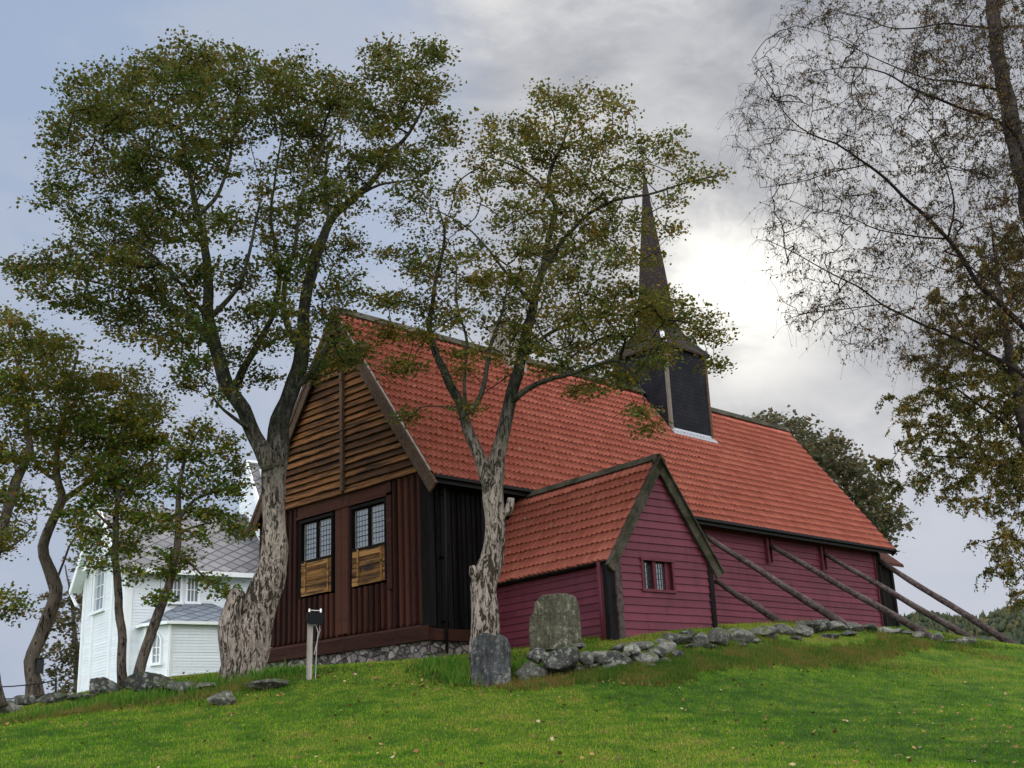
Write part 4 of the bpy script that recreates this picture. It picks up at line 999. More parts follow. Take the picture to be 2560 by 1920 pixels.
m = MB(); p1 = at(140, 1695, 31); p0 = at(139, 1745, 31); m.beam(p0, p1, .05, .05, tuple(fd)); build_each(m, 'fence_post', M_['iron'], fe)
m = MB(); q0 = at(-60, 1715, 33); q1 = at(-60, 1770, 33); m.beam(q1, q0, .05, .05, tuple(fd)); build_each(m, 'fence_post', M_['iron'], fe)
for yy0, yy1 in ((1700, 1716), (1731, 1745)):
    m = MB(); m.tube([at(140, yy0, 31), at(95, yy0+10, 31.5), at(30, yy0+16, 32.2), at(-60, yy0+19, 33)], [.016]*4, 5); m.build('rail', M_['iron'], fe)

# ------------------------------------------------------------------ trees
def cat_rom(pts, step):
    P = [np.array(p, float) for p in pts]; out = [P[0]]
    for i in range(len(P)-1):
        p0 = P[max(i-1, 0)]; p1 = P[i]; p2 = P[i+1]; p3 = P[min(i+2, len(P)-1)]; n = max(1, int(np.linalg.norm((p2-p1)[:3])/step))
        for k in range(1, n+1):
            t = k/n; out.append(.5*((2*p1)+(-p0+p2)*t+(2*p0-5*p1+4*p2-p3)*t*t+(-p0+3*p1-3*p2+p3)*t**3))
    return np.array(out)
def leaf_quads(P, size, rg, up=.55, aspect=.8, droop=0.):
    n = len(P); s = size*rg.uniform(.55, 1.6, n)[:, None]
    N = rg.normal(size=(n, 3)); N[:, 2] = np.abs(N[:, 2])+up*1.1; N /= np.linalg.norm(N, axis=1)[:, None]
    T = rg.normal(size=(n, 3)); T[:, 2] -= droop; T -= N*(T*N).sum(1)[:, None]; T /= np.linalg.norm(T, axis=1)[:, None]; Bn = np.cross(N, T)
    a = P; b = P+T*s*.45+Bn*s*.5*aspect-N*s*.08; c = P+T*s; d = P+T*s*.45-Bn*s*.5*aspect-N*s*.08
    V = np.stack([a, b, c, d], 1).reshape(-1, 3); F = np.arange(4*n).reshape(-1, 4); return V, F
def frusta(P0, P1, R0, R1, sides):
    d = P1-P0; d = d/(np.linalg.norm(d, axis=1)[:, None]+1e-9); ref = np.where(np.abs(d[:, 2:3]) > .9, np.array([[1., 0, 0]]), np.array([[0, 0, 1.]]))
    a = np.cross(d, ref); a /= np.linalg.norm(a, axis=1)[:, None]; b = np.cross(d, a); n = len(P0); ang = np.arange(sides)*2*math.pi/sides
    ring = np.cos(ang)[None, :, None]*a[:, None]+np.sin(ang)[None, :, None]*b[:, None]
    V = np.concatenate([P0[:, None]+ring*R0[:, None, None], P1[:, None]+ring*R1[:, None, None]], 1).reshape(-1, 3)
    k = np.arange(sides); f = np.stack([k, (k+1) % sides, (k+1) % sides+sides, k+sides], -1)
    F = (f[None]+(np.arange(n)*2*sides)[:, None, None]).reshape(-1, 4); return V, F
def tree(name, label, cat, group, limbs, att, leaf, nleaf, spread, mats, seed=1, jit=.10, tip=.006, rexp=.47, sides=12, rough=.26, up=.55, droop=0., aspect=.8, hang=None, maxseg=.2, leafprob=None, branchname='branches'):
    rg = np.random.default_rng(seed); base = limbs[0][0][:3]
    root = thing(name, label, cat, tuple(base), group)
    P = []; par = []; rmin = []; isl = []
    tr = MB(); br = MB()
    for li, lb in enumerate(limbs):
        q = cat_rom(lb, maxseg); n = len(q)
        if li > 0:
            arr = np.array(P); j = int(np.argmin(((arr-q[0][:3])**2).sum(1))); q[0][:3] = arr[j]
        else: j = -1
        w = np.zeros((n, 3))
        if n > 3:
            for a_ in range(3): w[:, a_] = [mnoise.noise(Vector((k*.35, li*7.3+a_*31, seed)))*min(.06, q[k][3]*.8+.012) for k in range(n)]
            w[0] = 0
        q[:, :3] += w
        big = q[:, 3].max() > .10 and hang is None
        tb = tr if (li == 0 or big) else MB()
        tb.tube(q[:, :3], q[:, 3], sides if big else 7, True, rough if big else .1, li*2.3+seed)
        if tb is not tr: tb.build('limb', mats[3] if len(mats) > 3 else mats[0], root, True)
        st = 0 if li == 0 else 1
        for k in range(st, n):
            P.append(q[k][:3]); par.append(j if k == st else len(P)-2); rmin.append(q[k][3]); isl.append(True)
        if li > 0 and n <= 1: pass
    nl = len(P)
    P = np.array(P); att = np.asarray(att)
    cap = 60000; A_ = np.zeros((cap, 3)); A_[:nl] = P; par = par+[0]*0; cnt = nl; tips = []
    # grow from nodes that are not low trunk
    okn = np.zeros(cap, bool); okn[:nl] = np.array(rmin) < (max(rmin)*.72)
    d0 = np.array([(((P[okn[:nl]]-a)**2).sum(1)).min() for a in att]); order = np.argsort(d0)
    for ai in order:
        a = att[ai]; dd = ((A_[:cnt]-a)**2).sum(1); dd[~okn[:cnt]] = 1e9
        j = int(np.argmin(dd)); p0 = A_[j]; dist = math.sqrt(dd[j]); n = max(1, int(math.ceil(dist/maxseg)))
        if cnt+n >= cap: break
        bend = rg.normal(size=3)*dist*jit; bend[2] += dist*.10; prev = j
        for k in range(1, n+1):
            t = k/n; p = p0+(a-p0)*t+bend*(t*(1-t)*2)+(rg.normal(size=3)*.018 if k < n else 0)
            A_[cnt] = p; par.append(prev); okn[cnt] = True; prev = cnt; cnt += 1
        tips.append(prev)
    N = cnt; P = A_[:N]; par = np.array(par); w = np.zeros(N); ch = np.zeros(N, int)
    np.add.at(ch, par[par >= 0], 1); w[ch == 0] = 1
    for i in range(N-1, -1, -1):
        if par[i] >= 0: w[par[i]] += w[i]
    R = tip*np.maximum(w, 1)**rexp
    R[:nl] = np.array(rmin); R[nl:] = np.minimum(R[nl:], .07)
    idx = np.arange(nl, N); Pp = par[idx]; r1 = R[idx]; r0 = np.minimum(R[Pp], r1*1.6)
    V1, F1 = frusta(P[Pp], P[idx], r0, r1, 4)
    Vb = [np.array(br.v).reshape(-1, 3)] if br.v else []
    tr.build('trunk', mats[0], root, True)
    # extra fine twigs at tips
    T = P[np.array(tips)]; nt = len(T); k = 3
    dirs = rg.normal(size=(nt*k, 3)); dirs[:, 2] = dirs[:, 2]*.6-droop*.3; dirs /= np.linalg.norm(dirs, axis=1)[:, None]; T3 = np.repeat(T, k, 0); E3 = T3+dirs*spread*rg.uniform(.6, 1.4, nt*k)[:, None]
    V2, F2 = frusta(T3, E3, np.full(nt*k, tip*.8), np.full(nt*k, tip*.4), 3)
    VV = [V1]; 
    o1 = mk('branch_sprays', np.concatenate([V1]), F1, mats[1], root, False)
    o2 = mk('twig_sprays', V2, F2, mats[1], root, False)
    cen = []
    if hang is None:
        c0 = np.repeat(T, nleaf, 0)+np.clip(rg.normal(size=(nt*nleaf, 3)), -1.9, 1.9)*spread*np.array([1, 1, .42]); cen.append(c0)
        t = rg.uniform(.1, 1, (nt*k*2)); e = np.repeat(np.arange(nt*k), 2); cen.append(T3[e]+(E3[e]-T3[e])*t[:, None])
    else:
        ln, nper, every = hang; hv = []; hf = []
        n = len(T); kk = 4; P0 = np.repeat(T, kk, 0)+rg.normal(size=(n*kk, 3))*spread
        dirn = rg.normal(size=(n*kk, 3))*.45; dirn[:, 2] = -1; L_ = ln*rg.uniform(.4, 1.3, n*kk)
        P0 = np.repeat(T, kk, 0); side = rg.normal(size=(n*kk, 3)); side[:, 2] = side[:, 2]*.3+.25; side /= np.linalg.norm(side, axis=1)[:, None]
        P1 = P0+side*(L_*.4)[:, None]; P2 = P1+(side*.35+dirn*.45)*(L_*.5)[:, None]; P3 = P2+dirn*(L_*.5)[:, None]
        for a, b, r_ in ((P0, P1, tip), (P1, P2, tip*.75), (P2, P3, tip*.55)):
            v, f = frusta(a, b, np.full(len(a), r_), np.full(len(a), r_*.8), 3); hf.append(f+sum(len(x) for x in hv)); hv.append(v)
        mk('twig_sprays', np.concatenate(hv), np.concatenate(hf), mats[1], root, False)
        for a, b in ((P0, P1), (P1, P2), (P2, P3)):
            m_ = rg.random(len(a)*nper) < every; e = np.repeat(np.arange(len(a)), nper)[m_]; t = rg.random(len(e)); cen.append(a[e]+(b[e]-a[e])*t[:, None]+rg.normal(size=(len(e), 3))*.012)
    C = np.concatenate(cen)
    if leafprob is not None: C = C[rg.random(len(C)) < leafprob(C)]
    V, F = leaf_quads(C, leaf, rg, up, aspect, droop)
    mk('crown', V, F, mats[2], root, False)
    return root
def limb(pts, D):  # (x,y,width px in 2212 frame, depth offset)
    out = []
    for q in pts:
        x, y, w = q[:3]; d = D+(q[3] if len(q) > 3 else 0); p = atd(x, y, d); out.append((*p, pm(w*K, d)/2*THIN))
    return out
def clumps(lst, D, dens, cxy, depth, seed, flat=.8):
    rg = np.random.default_rng(seed); out = []; x0, hw = cxy
    for c in lst:
        x, y, r = c[:3]; k = c[3] if len(c) > 3 else 1.
        rm = pm(r*K, D); n = max(2, int(dens*k*rm*rm*10)); env = math.sqrt(max(.08, 1-min(1, abs(x-x0)/hw)**2))
        nsub = 2
        for s_ in range(nsub):
            off = (rg.uniform(-1, 0) if s_ == 0 else rg.uniform(0, 1))*depth*env
            ctr = atd(x, y, D+off); m_ = n//nsub+1; v = rg.normal(size=(m_, 3)); v /= np.linalg.norm(v, axis=1)[:, None]; rr = rg.uniform(.35, 1, m_)**.6
            out.append(ctr+v*rr[:, None]*np.array([rm, rm, rm*flat])*1.05)
    return np.concatenate(out)

G1 = 'large old maple trees standing before the dark church'
D1 = 28.5
c1 = [(165, 215, 48), (240, 185, 58), (250, 240, 50), (330, 150, 60), (395, 130, 55), (400, 190, 60), (470, 140, 50), (480, 200, 55), (555, 140, 48), (600, 190, 55), (640, 160, 50, .8), (690, 190, 50), (740, 210, 50), (805, 140, 45), (860, 140, 50), (920, 120, 45), (950, 110, 25),
      (930, 190, 45, .8), (880, 220, 60), (940, 260, 40, .7), (970, 290, 22, .6), (800, 250, 65), (700, 270, 65), (600, 260, 60), (500, 270, 65), (400, 270, 70), (300, 250, 70), (200, 280, 60), (140, 300, 45), (150, 380, 50), (240, 370, 70), (340, 360, 75), (450, 370, 65, .7), (560, 390, 45, .5),
      (650, 370, 60), (740, 360, 60), (840, 320, 60), (910, 350, 50, .6), (940, 320, 30, .5), (130, 450, 40, .5), (190, 470, 55, .5), (280, 480, 70), (380, 480, 75), (480, 500, 55, .7), (600, 480, 60), (690, 450, 60), (760, 430, 40, .7), (880, 400, 40, .4),
      (130, 560, 50), (60, 590, 38, .8), (30, 590, 20, .7), (210, 570, 65), (310, 580, 70), (410, 600, 60), (510, 590, 50, .7), (630, 570, 60), (710, 540, 50, .6), (760, 520, 40, .3), (100, 630, 40, .7), (160, 650, 40), (240, 660, 60), (340, 670, 60), (440, 690, 40), (520, 670, 45, .7), (610, 660, 50), (700, 650, 50, .6),
      (400, 740, 50), (330, 730, 40, .6), (440, 800, 40), (390, 830, 25, .7), (500, 770, 40, .7), (570, 740, 40, .6), (560, 810, 30, .5), (640, 740, 40, .6), (740, 700, 40, .7), (760, 760, 42, 1.), (725, 785, 38, 1.), (680, 800, 22, .7), (470, 860, 30, .6), (790, 640, 35, .4), (730, 600, 40, .5), (270, 700, 40, .7)]
l1 = [limb([(524, 1475, 118), (530, 1430, 104), (547, 1350, 92), (570, 1280, 84), (592, 1215, 68), (592, 1140, 60), (588, 1070, 60), (592, 1010, 66), (598, 965, 62), (605, 910, 50), (632, 840, 42), (652, 760, 38), (658, 660, 32), (682, 560, 26), (712, 480, 24), (760, 430, 20), (800, 395, 17), (850, 330, 12), (900, 260, 7), (930, 200, 4)], D1),
      limb([(586, 1010, 56), (560, 960, 42), (540, 920, 38), (512, 870, 36), (486, 820, 36), (470, 760, 32), (452, 690, 30), (448, 620, 26), (446, 540, 22), (430, 470, 18), (410, 380, 12), (390, 280, 8), (380, 180, 4)], D1-.3),
      limb([(505, 1440, 62), (498, 1380, 60), (503, 1320, 52), (512, 1284, 44), (516, 1274, 30)], D1-.25),
      limb([(500, 850, 24), (530, 790, 20), (570, 720, 16), (600, 640, 13), (600, 560, 10), (585, 470, 8), (600, 350, 5), (620, 240, 3)], D1+.8),
      limb([(470, 760, 20, 0), (430, 710, 18, .4), (390, 670, 14, .9), (330, 640, 11, 1.4), (250, 620, 8, 1.8), (160, 600, 5, 2.2)], D1-.2),
      limb([(452, 690, 18, 0), (490, 650, 14, -.4), (520, 610, 11, -.8), (540, 540, 9, -1.2), (560, 440, 6, -1.6)], D1-.3),
      limb([(655, 760, 22, 0), (620, 700, 18, -.6), (615, 620, 14, -1.), (640, 520, 10, -1.4), (650, 420, 8, -1.8), (700, 310, 5, -2)], D1),
      limb([(446, 540, 14, 0), (390, 470, 11, -.7), (310, 390, 8, -1.4), (230, 320, 6, -2), (170, 270, 4, -2.4)], D1-.3),
      limb([(430, 470, 13, 0), (480, 400, 10, .6), (500, 320, 7, 1.1), (520, 220, 4, 1.5)], D1-.3),
      limb([(632, 840, 22, 0), (680, 800, 17, -.2), (700, 760, 13, -.5), (750, 720, 8, -.9)], D1),
      limb([(712, 480, 12, 0), (700, 400, 9, .8), (720, 300, 6, 1.4), (780, 190, 4, 1.8)], D1),
      limb([(760, 430, 11, 0), (820, 400, 8, -.6), (890, 390, 5, -1.0)], D1),
      limb([(545, 930, 14, 0), (500, 900, 10, -.5), (470, 870, 7, -.9), (440, 830, 4, -1.1)], D1-.3),
      limb([(450, 690, 14, 0), (410, 640, 10, -1), (340, 560, 8, -1.8), (260, 500, 5, -2.4)], D1-.3)]
tree('maple_tree', 'biggest maple, thick pale peeling trunk left of the dark gable, wide green brown crown', 'tree', G1, l1, clumps(c1, D1, 3.7, (500, 520), 3.6, 11), .080, 80, .225, (M_['bark_pale'], M_['twig'], M_['leaf'], M_['bark_mossy']), 21, sides=22, tip=.0085)
D2 = 27.2
c2 = [(1180, 215, 42), (1245, 205, 42), (1310, 220, 38), (1345, 230, 22), (1120, 270, 40, .8), (1065, 270, 22, .7), (1075, 320, 42), (1035, 345, 30), (1160, 290, 50), (1240, 290, 55), (1320, 300, 45), (1390, 320, 32), (1440, 300, 28), (1450, 345, 28), (1490, 375, 32), (1535, 380, 25), (1450, 415, 32, .6),
      (1100, 380, 50), (1200, 390, 50), (1290, 380, 50), (1370, 400, 35, .7), (1000, 430, 40, .6), (920, 425, 40, .7), (1070, 460, 45, .6), (1180, 470, 45), (1290, 470, 60), (1370, 480, 35), (1430, 500, 30, .6), (880, 470, 40, .6), (950, 500, 50, .6), (1050, 540, 45, .6), (1160, 560, 50), (1250, 560, 60), (1340, 560, 45),
      (850, 560, 40, .7), (930, 580, 50), (1010, 620, 50), (1110, 640, 60), (1210, 640, 65), (1310, 640, 55), (1360, 680, 40), (870, 650, 45), (950, 670, 50), (1060, 700, 40), (1150, 710, 55), (1250, 720, 60), (1330, 750, 45), (860, 720, 30), (920, 740, 38), (890, 790, 22), (980, 760, 22, .6),
      (1100, 790, 30, .7), (1390, 650, 35), (1420, 690, 28), (1380, 740, 35), (1350, 810, 30), (1400, 790, 22, .8), (1300, 835, 28), (1440, 640, 20, .7), (1470, 690, 22), (1140, 430, 42), (1040, 400, 30), (1230, 440, 50), (1320, 440, 40), (1130, 520, 45), (1210, 520, 45), (1300, 530, 45), (1390, 560, 32), (1100, 600, 40), (1050, 620, 35), (1350, 620, 40), (1400, 640, 26), (900, 560, 35), (980, 560, 40), (1000, 680, 35), (1140, 330, 42), (1210, 340, 48), (1290, 340, 42), (1360, 360, 32), (1180, 780, 48), (1260, 770, 55), (1050, 770, 30, .7), (1000, 800, 20, .5), (860, 790, 30), (820, 700, 30), (1120, 740, 45), (840, 640, 30, .7), (1330, 700, 50), (1270, 660, 50), (1330, 800, 32), (1370, 830, 22), (1250, 840, 18, .7), (1480, 660, 26), (1515, 690, 28), (1540, 735, 24), (1490, 720, 30), (1450, 690, 25), (1545, 790, 12, .7), (1395, 690, 30), (1400, 920, 22, .7), (1380, 890, 12, .5), (1420, 740, 25, .7), (1440, 770, 14, .6), (1010, 885, 8, .4), (880, 900, 10, .5)]
l2 = [limb([(1046, 1420, 84), (1048, 1360, 76), (1046, 1310, 72), (1050, 1250, 64), (1066, 1190, 54), (1070, 1120, 50), (1063, 1060, 52), (1066, 1020, 52), (1082, 965, 38), (1094, 900, 36), (1108, 850, 34), (1128, 770, 28), (1148, 670, 24), (1172, 580, 21), (1190, 500, 18), (1196, 440, 15), (1185, 390, 12), (1210, 320, 8), (1240, 240, 4)], D2),
      limb([(1058, 1050, 44), (1040, 1000, 33), (1012, 930, 29), (990, 870, 26), (958, 800, 22), (935, 750, 18), (930, 680, 14), (945, 590, 10), (960, 500, 6), (940, 430, 3)], D2-.2),
      limb([(1030, 1255, 30), (1022, 1236, 24), (1020, 1222, 14)], D2-.15), limb([(1085, 1130, 22), (1100, 1100, 24), (1104, 1076, 18)], D2),
      limb([(1012, 900, 17), (1040, 850, 15), (1050, 800, 13), (1062, 740, 11), (1080, 690, 8), (1100, 600, 5)], D2-.1), limb([(1008, 890, 11), (1004, 820, 9), (1010, 740, 8), (990, 660, 6), (985, 560, 4)], D2+.2),
      limb([(1104, 865, 20, 0), (1140, 840, 16, -.3), (1200, 815, 13, -.7), (1270, 795, 10, -1.2), (1340, 780, 7, -1.6), (1380, 830, 4, -1.8), (1400, 900, 3, -1.9)], D2),
      limb([(1170, 590, 15, 0), (1210, 530, 12, -.3), (1260, 470, 11, -.6), (1330, 432, 9, -.9), (1400, 420, 7, -1.2), (1480, 395, 5, -1.5), (1550, 378, 3, -1.7)], D2),
      limb([(1196, 440, 9, 0), (1160, 390, 8, .5), (1110, 360, 6, .9), (1060, 340, 4, 1.2)], D2), limb([(1128, 770, 14, 0), (1190, 720, 11, .6), (1260, 690, 9, 1.2), (1340, 680, 7, 1.7), (1430, 690, 5, 2.), (1510, 700, 3, 2.2)], D2),
      limb([(1150, 660, 12, 0), (1110, 610, 10, -.8), (1070, 560, 8, -1.3), (1020, 500, 5, -1.7), (920, 440, 3, -2)], D2), limb([(1175, 570, 11, 0), (1240, 540, 9, 1), (1310, 490, 6, 1.6), (1390, 340, 3, 2)], D2),
      limb([(1008, 885, 5, 0), (960, 878, 4, -.1), (905, 880, 3.4, -.2), (885, 900, 2.5, -.3)], D2-.2)]
tree('maple_tree', 'middle maple rising from behind the standing stone, airy forked crown before the roof and spire', 'tree', G1, l2, clumps(c2, D2, 3.2, (1200, 400), 2.8, 12), .074, 66, .21, (M_['bark_pale'], M_['twig'], M_['leaf2'], M_['bark_mossy']), 22, sides=20, tip=.008)
# smaller trees at the left
G3 = 'young maples on the left before the white church'
D3 = 32.
c3 = [(90, 760, 50), (150, 790, 60), (120, 860, 65), (200, 850, 60), (270, 830, 50), (310, 870, 45), (330, 910, 30), (150, 930, 60), (230, 930, 60), (290, 960, 45), (90, 960, 50), (160, 1010, 50, .8), (240, 1010, 50), (310, 1020, 35)]
l3 = [limb([(78, 1520, 44), (74, 1470, 36), (68, 1430, 34), (88, 1370, 33), (112, 1310, 30), (122, 1270, 32), (104, 1220, 27), (94, 1180, 24), (112, 1130, 22), (134, 1080, 22), (122, 1020, 15), (128, 940, 11), (150, 840, 7), (170, 760, 4)], D3),
      limb([(134, 1080, 18), (180, 1050, 14), (225, 1010, 10), (260, 940, 6), (290, 870, 4)], D3), limb([(126, 1040, 12), (80, 1000, 9, .6), (60, 900, 6, 1), (90, 800, 4, 1.2)], D3), limb([(122, 1260, 6), (150, 1180, 5, .4), (170, 1150, 3, .6)], D3)]
tree('maple_tree', 'leftmost full tree with a crooked bending trunk and a dark box nailed to it', 'tree', G3, l3, clumps(c3, D3, 3.7, (190, 170), 1.8, 13), .083, 64, .25, (M_['bark_left'], M_['bark_mossy'], M_['leaf_mid']), 23, sides=14)
c4 = [(210, 900, 45), (290, 900, 50), (320, 960, 38), (210, 1060, 45), (275, 1050, 50), (330, 1040, 30), (200, 1120, 42), (270, 1120, 45), (310, 1100, 30), (180, 1180, 28, .8), (290, 1180, 28), (250, 1190, 25), (240, 980, 50), (215, 1220, 18, .6), (290, 1240, 16, .6), (160, 1110, 30, .6)]
l4 = [limb([(266, 1485, 26), (264, 1450, 22), (262, 1380, 21), (256, 1290, 20), (250, 1200, 17), (250, 1120, 14), (258, 1040, 11), (262, 950, 7), (280, 880, 4)], 30.5), limb([(250, 1150, 8), (210, 1110, 6), (180, 1080, 4)], 30.5), limb([(254, 1080, 8), (290, 1040, 6), (320, 990, 4)], 30.5)]
tree('maple_tree', 'straight thin trunk in front of the white church corner, green leaves low', 'tree', G3, l4, clumps(c4, 30.5, 4., (250, 110), 1.3, 14), .083, 64, .22, (M_['bark_left'], M_['bark_mossy'], M_['leaf_left']), 24, sides=12, rough=.15)
c5 = [(420, 935, 38), (480, 950, 38), (380, 980, 35), (440, 1000, 42), (505, 1000, 28), (390, 1050, 35), (460, 1060, 38), (515, 1060, 22), (420, 1110, 32), (480, 1120, 35), (370, 1120, 25), (520, 1150, 16, .7), (430, 1160, 22, .7), (400, 1210, 18, .8), (370, 1200, 18, .7), (455, 1255, 14, .6), (490, 1275, 14, .7), (340, 1130, 25, .7), (345, 1290, 8, .6), (360, 1240, 10, .5)]
l5 = [limb([(292, 1485, 30), (300, 1450, 27), (318, 1390, 26), (345, 1320, 26), (362, 1270, 22), (378, 1200, 19), (386, 1130, 16), (386, 1060, 13), (400, 990, 9), (430, 930, 5)], 29.8), limb([(384, 1120, 10), (420, 1080, 8), (470, 1060, 6), (510, 1050, 4)], 29.8), limb([(380, 1190, 8), (420, 1225, 6, -.3), (455, 1260, 4, -.5), (495, 1300, 3, -.6)], 29.8), limb([(386, 1060, 8), (360, 1020, 6), (370, 960, 4)], 29.8), limb([(383, 1150, 7), (430, 1135, 5), (490, 1125, 3)], 29.8)]
tree('maple_tree', 'leaning thin trunk with a rounded yellow green crown beside the white church roof', 'tree', G3, l5, clumps(c5, 29.8, 3.8, (440, 110), 1.2, 15), .083, 64, .2, (M_['bark_left'], M_['bark_mossy'], M_['leaf_left']), 25, sides=12, rough=.15)
c0 = [(20, 700, 40), (60, 740, 35), (10, 790, 50), (60, 820, 45), (15, 880, 50), (70, 900, 35), (30, 970, 45), (80, 1010, 30, .7), (20, 1050, 40), (70, 1080, 30, .6), (15, 1150, 30, .6), (-60, 850, 70), (-60, 980, 70), (-50, 740, 50), (10, 1290, 20, .8), (22, 1325, 18, .8), (-20, 1270, 25), (0, 1180, 20, .5), (40, 1140, 20, .4)]
l0 = [limb([(-2, 1530, 44), (-12, 1480, 36), (-26, 1400, 30), (-30, 1320, 30), (-15, 1220, 28), (5, 1140, 26), (30, 1060, 24), (60, 980, 18), (60, 900, 12), (40, 800, 8), (20, 720, 4)], 30.), limb([(5, 1140, 14), (-30, 1060, 12), (-60, 960, 9), (-70, 850, 5)], 30.), limb([(-10, 1200, 8), (50, 1160, 5, -.3), (80, 1120, 3, -.5)], 30.), limb([(-26, 1380, 8), (0, 1330, 5, -.4), (20, 1310, 3, -.5)], 30.)]
tree('maple_tree', 'tree half cut off by the left edge of the picture', 'tree', G3, l0, clumps(c0, 30., 3.7, (-10, 120), 1.6, 16), .083, 64, .24, (M_['bark_left'], M_['bark_mossy'], M_['leaf_mid']), 26, sides=12)
bb_ = thing('nest_box', 'small dark box nailed to the crooked trunk on the left', 'box', tuple(atd(87, 1439, 31.8)))
m = MB(); p = atd(87, 1439, 31.75); m.beam(p-Zu*.16, p+Zu*.16, .16, .14, tuple(fd)); m.build('box_body', M_['iron'], bb_)
m = MB(); m.beam(p+Zu*.175-fr_*.1, p+Zu*.19+fr_*.1, .22, .02); m.build('box_lid', M_['gutter'], bb_)
# trees further off
cF = [(150, 1280, 30, .7), (120, 1330, 28, .5), (150, 1350, 30), (130, 1400, 30), (160, 1430, 30), (150, 1480, 30), (110, 1290, 18, .4), (160, 1230, 25, .6), (200, 1300, 40), (200, 1400, 40), (120, 1450, 15, .5)]
lF = [limb([(165, 1520, 16), (165, 1440, 13), (160, 1350, 10), (150, 1270, 6), (140, 1220, 3)], 72)]
tree('background_tree', 'thin brown green tree seen against the sky left of the white church', 'tree', None, lF, clumps(cF, 72, 1.3, (160, 70), 2.5, 17), .22, 18, .4, (M_['bark_left'], M_['bark_left'], M_['leaf_far']), 27, sides=8, tip=.012)
cB = [(1680, 920, 32), (1730, 930, 38), (1750, 980, 40), (1790, 970, 38), (1820, 1010, 42), (1860, 1050, 42), (1830, 1080, 40), (1890, 1100, 36), (1915, 1140, 28), (1780, 1040, 50), (1740, 1020, 40), (1880, 1140, 35), (1850, 1130, 40), (1650, 950, 30), (1640, 910, 15, .6), (1900, 1170, 22), (1930, 1110, 15, .6), (1700, 1000, 50), (1760, 1100, 50), (1820, 1160, 45)]
lB = [limb([(1800, 1330, 40), (1800, 1200, 32), (1790, 1100, 24), (1770, 1000, 14), (1740, 930, 7)], 66), limb([(1798, 1180, 20), (1840, 1100, 14), (1880, 1060, 7)], 66), limb([(1795, 1130, 16), (1740, 1050, 11), (1690, 940, 5)], 66)]
tree('background_tree', 'dense dark round tree rising behind the right end of the tiled roof', 'tree', None, lB, clumps(cB, 66, 1.5, (1780, 170), 3.5, 18), .22, 34, .5, (M_['bark_left'], M_['bark_mossy'], M_['leaf_far']), 28, sides=8, tip=.01)
# birches at the right
DB = 17.
def polyscatter(poly, n, D, depth, seed):
    rg = np.random.default_rng(seed); poly = np.array(poly, float); out = []
    x0, y0 = poly.min(0); x1, y1 = poly.max(0)
    while len(out) < n:
        x = rg.uniform(x0, x1); y = rg.uniform(y0, y1); ins = False; j = len(poly)-1
        for i in range(len(poly)):
            if (poly[i][1] > y) != (poly[j][1] > y) and x < (poly[j][0]-poly[i][0])*(y-poly[i][1])/(poly[j][1]-poly[i][1])+poly[i][0]: ins = not ins
            j = i
        if ins: out.append(atd(x, y, D+rg.uniform(-depth, depth)))
    return np.array(out)
k_ = 1/K
def PB(pts, th=1.): return [(x*k_, y*k_, w*k_*(.72 if w < 40 else 1.), *r) for x, y, w, *r in pts]
lb = [limb(PB([(2680, 2350, 110), (2670, 2000, 95), (2665, 1500, 84), (2640, 1000, 74), (2595, 600, 62), (2560, 450, 56), (2532, 320, 52), (2512, 230, 48), (2492, 100, 44), (2478, 0, 42), (2460, -160, 34), (2450, -330, 20)]), DB),
      limb(PB([(2600, 640, 34), (2550, 370, 16, -.1), (2481, 298, 13, -.2), (2400, 268, 12, -.3), (2340, 244, 11, -.4), (2275, 217, 9, -.5), (2210, 182, 7, -.6), (2140, 168, 5, -.7), (2060, 176, 3, -.8)]), DB),
      limb(PB([(2620, 900, 36, 0), (2560, 814, 26, -.2), (2460, 722, 22, -.4), (2410, 655, 20, -.5), (2367, 597, 18, -.6), (2320, 545, 16, -.7), (2275, 505, 14, -.8), (2215, 450, 13, -.9), (2167, 412, 11, -1), (2091, 358, 9, -1.1), (2025, 336, 7, -1.2), (1971, 293, 5, -1.3), (1920, 210, 4, -1.4), (1880, 150, 2.5, -1.5)]), DB),
      limb(PB([(2640, 1050, 26, 0), (2560, 940, 16, .2), (2440, 870, 13, .3), (2313, 814, 11, .3), (2205, 760, 9, .2), (2140, 715, 8, .1), (2080, 684, 6, 0), (1998, 640, 4.5, 0), (1917, 597, 3, 0)]), DB),
      limb(PB([(2512, 228, 14, 0), (2400, 205, 9, .4), (2313, 195, 7, .6), (2200, 150, 5, .8), (2080, 90, 3, 1), (1980, 60, 2, 1.1)]), DB), limb(PB([(2476, 70, 12, 0), (2360, 60, 8, .4), (2243, 72, 6, .7), (2150, 40, 4, .9), (2060, 20, 2.5, 1)]), DB),
      limb(PB([(2367, 597, 9, -.6), (2290, 590, 7, -.5), (2200, 575, 6, -.4), (2120, 540, 4, -.3), (2020, 520, 3, -.2)]), DB), limb(PB([(2167, 412, 7, -1), (2080, 430, 5, -1.1), (2000, 455, 4, -1.2), (1900, 470, 2.5, -1.3)]), DB),
      limb(PB([(2370, 600, 9, -.6), (2385, 520, 8, -.8), (2370, 430, 6, -1), (2320, 330, 4, -1.2), (2270, 290, 2.5, -1.3)]), DB), limb(PB([(2025, 336, 4, -1.2), (1950, 320, 3, -1.3), (1850, 330, 2, -1.4)]), DB),
      limb(PB([(2205, 760, 6, .2), (2130, 770, 5, .1), (2040, 780, 4, 0), (1960, 800, 2.5, -.1)]), DB)]
poly = [(1575, 320), (1575, 250), (1615, 140), (1650, 110), (1690, 25), (1750, -10), (2240, -10), (2240, 720), (2010, 800), (1930, 780), (1800, 740), (1700, 700), (1640, 560), (1650, 430), (1610, 380)]
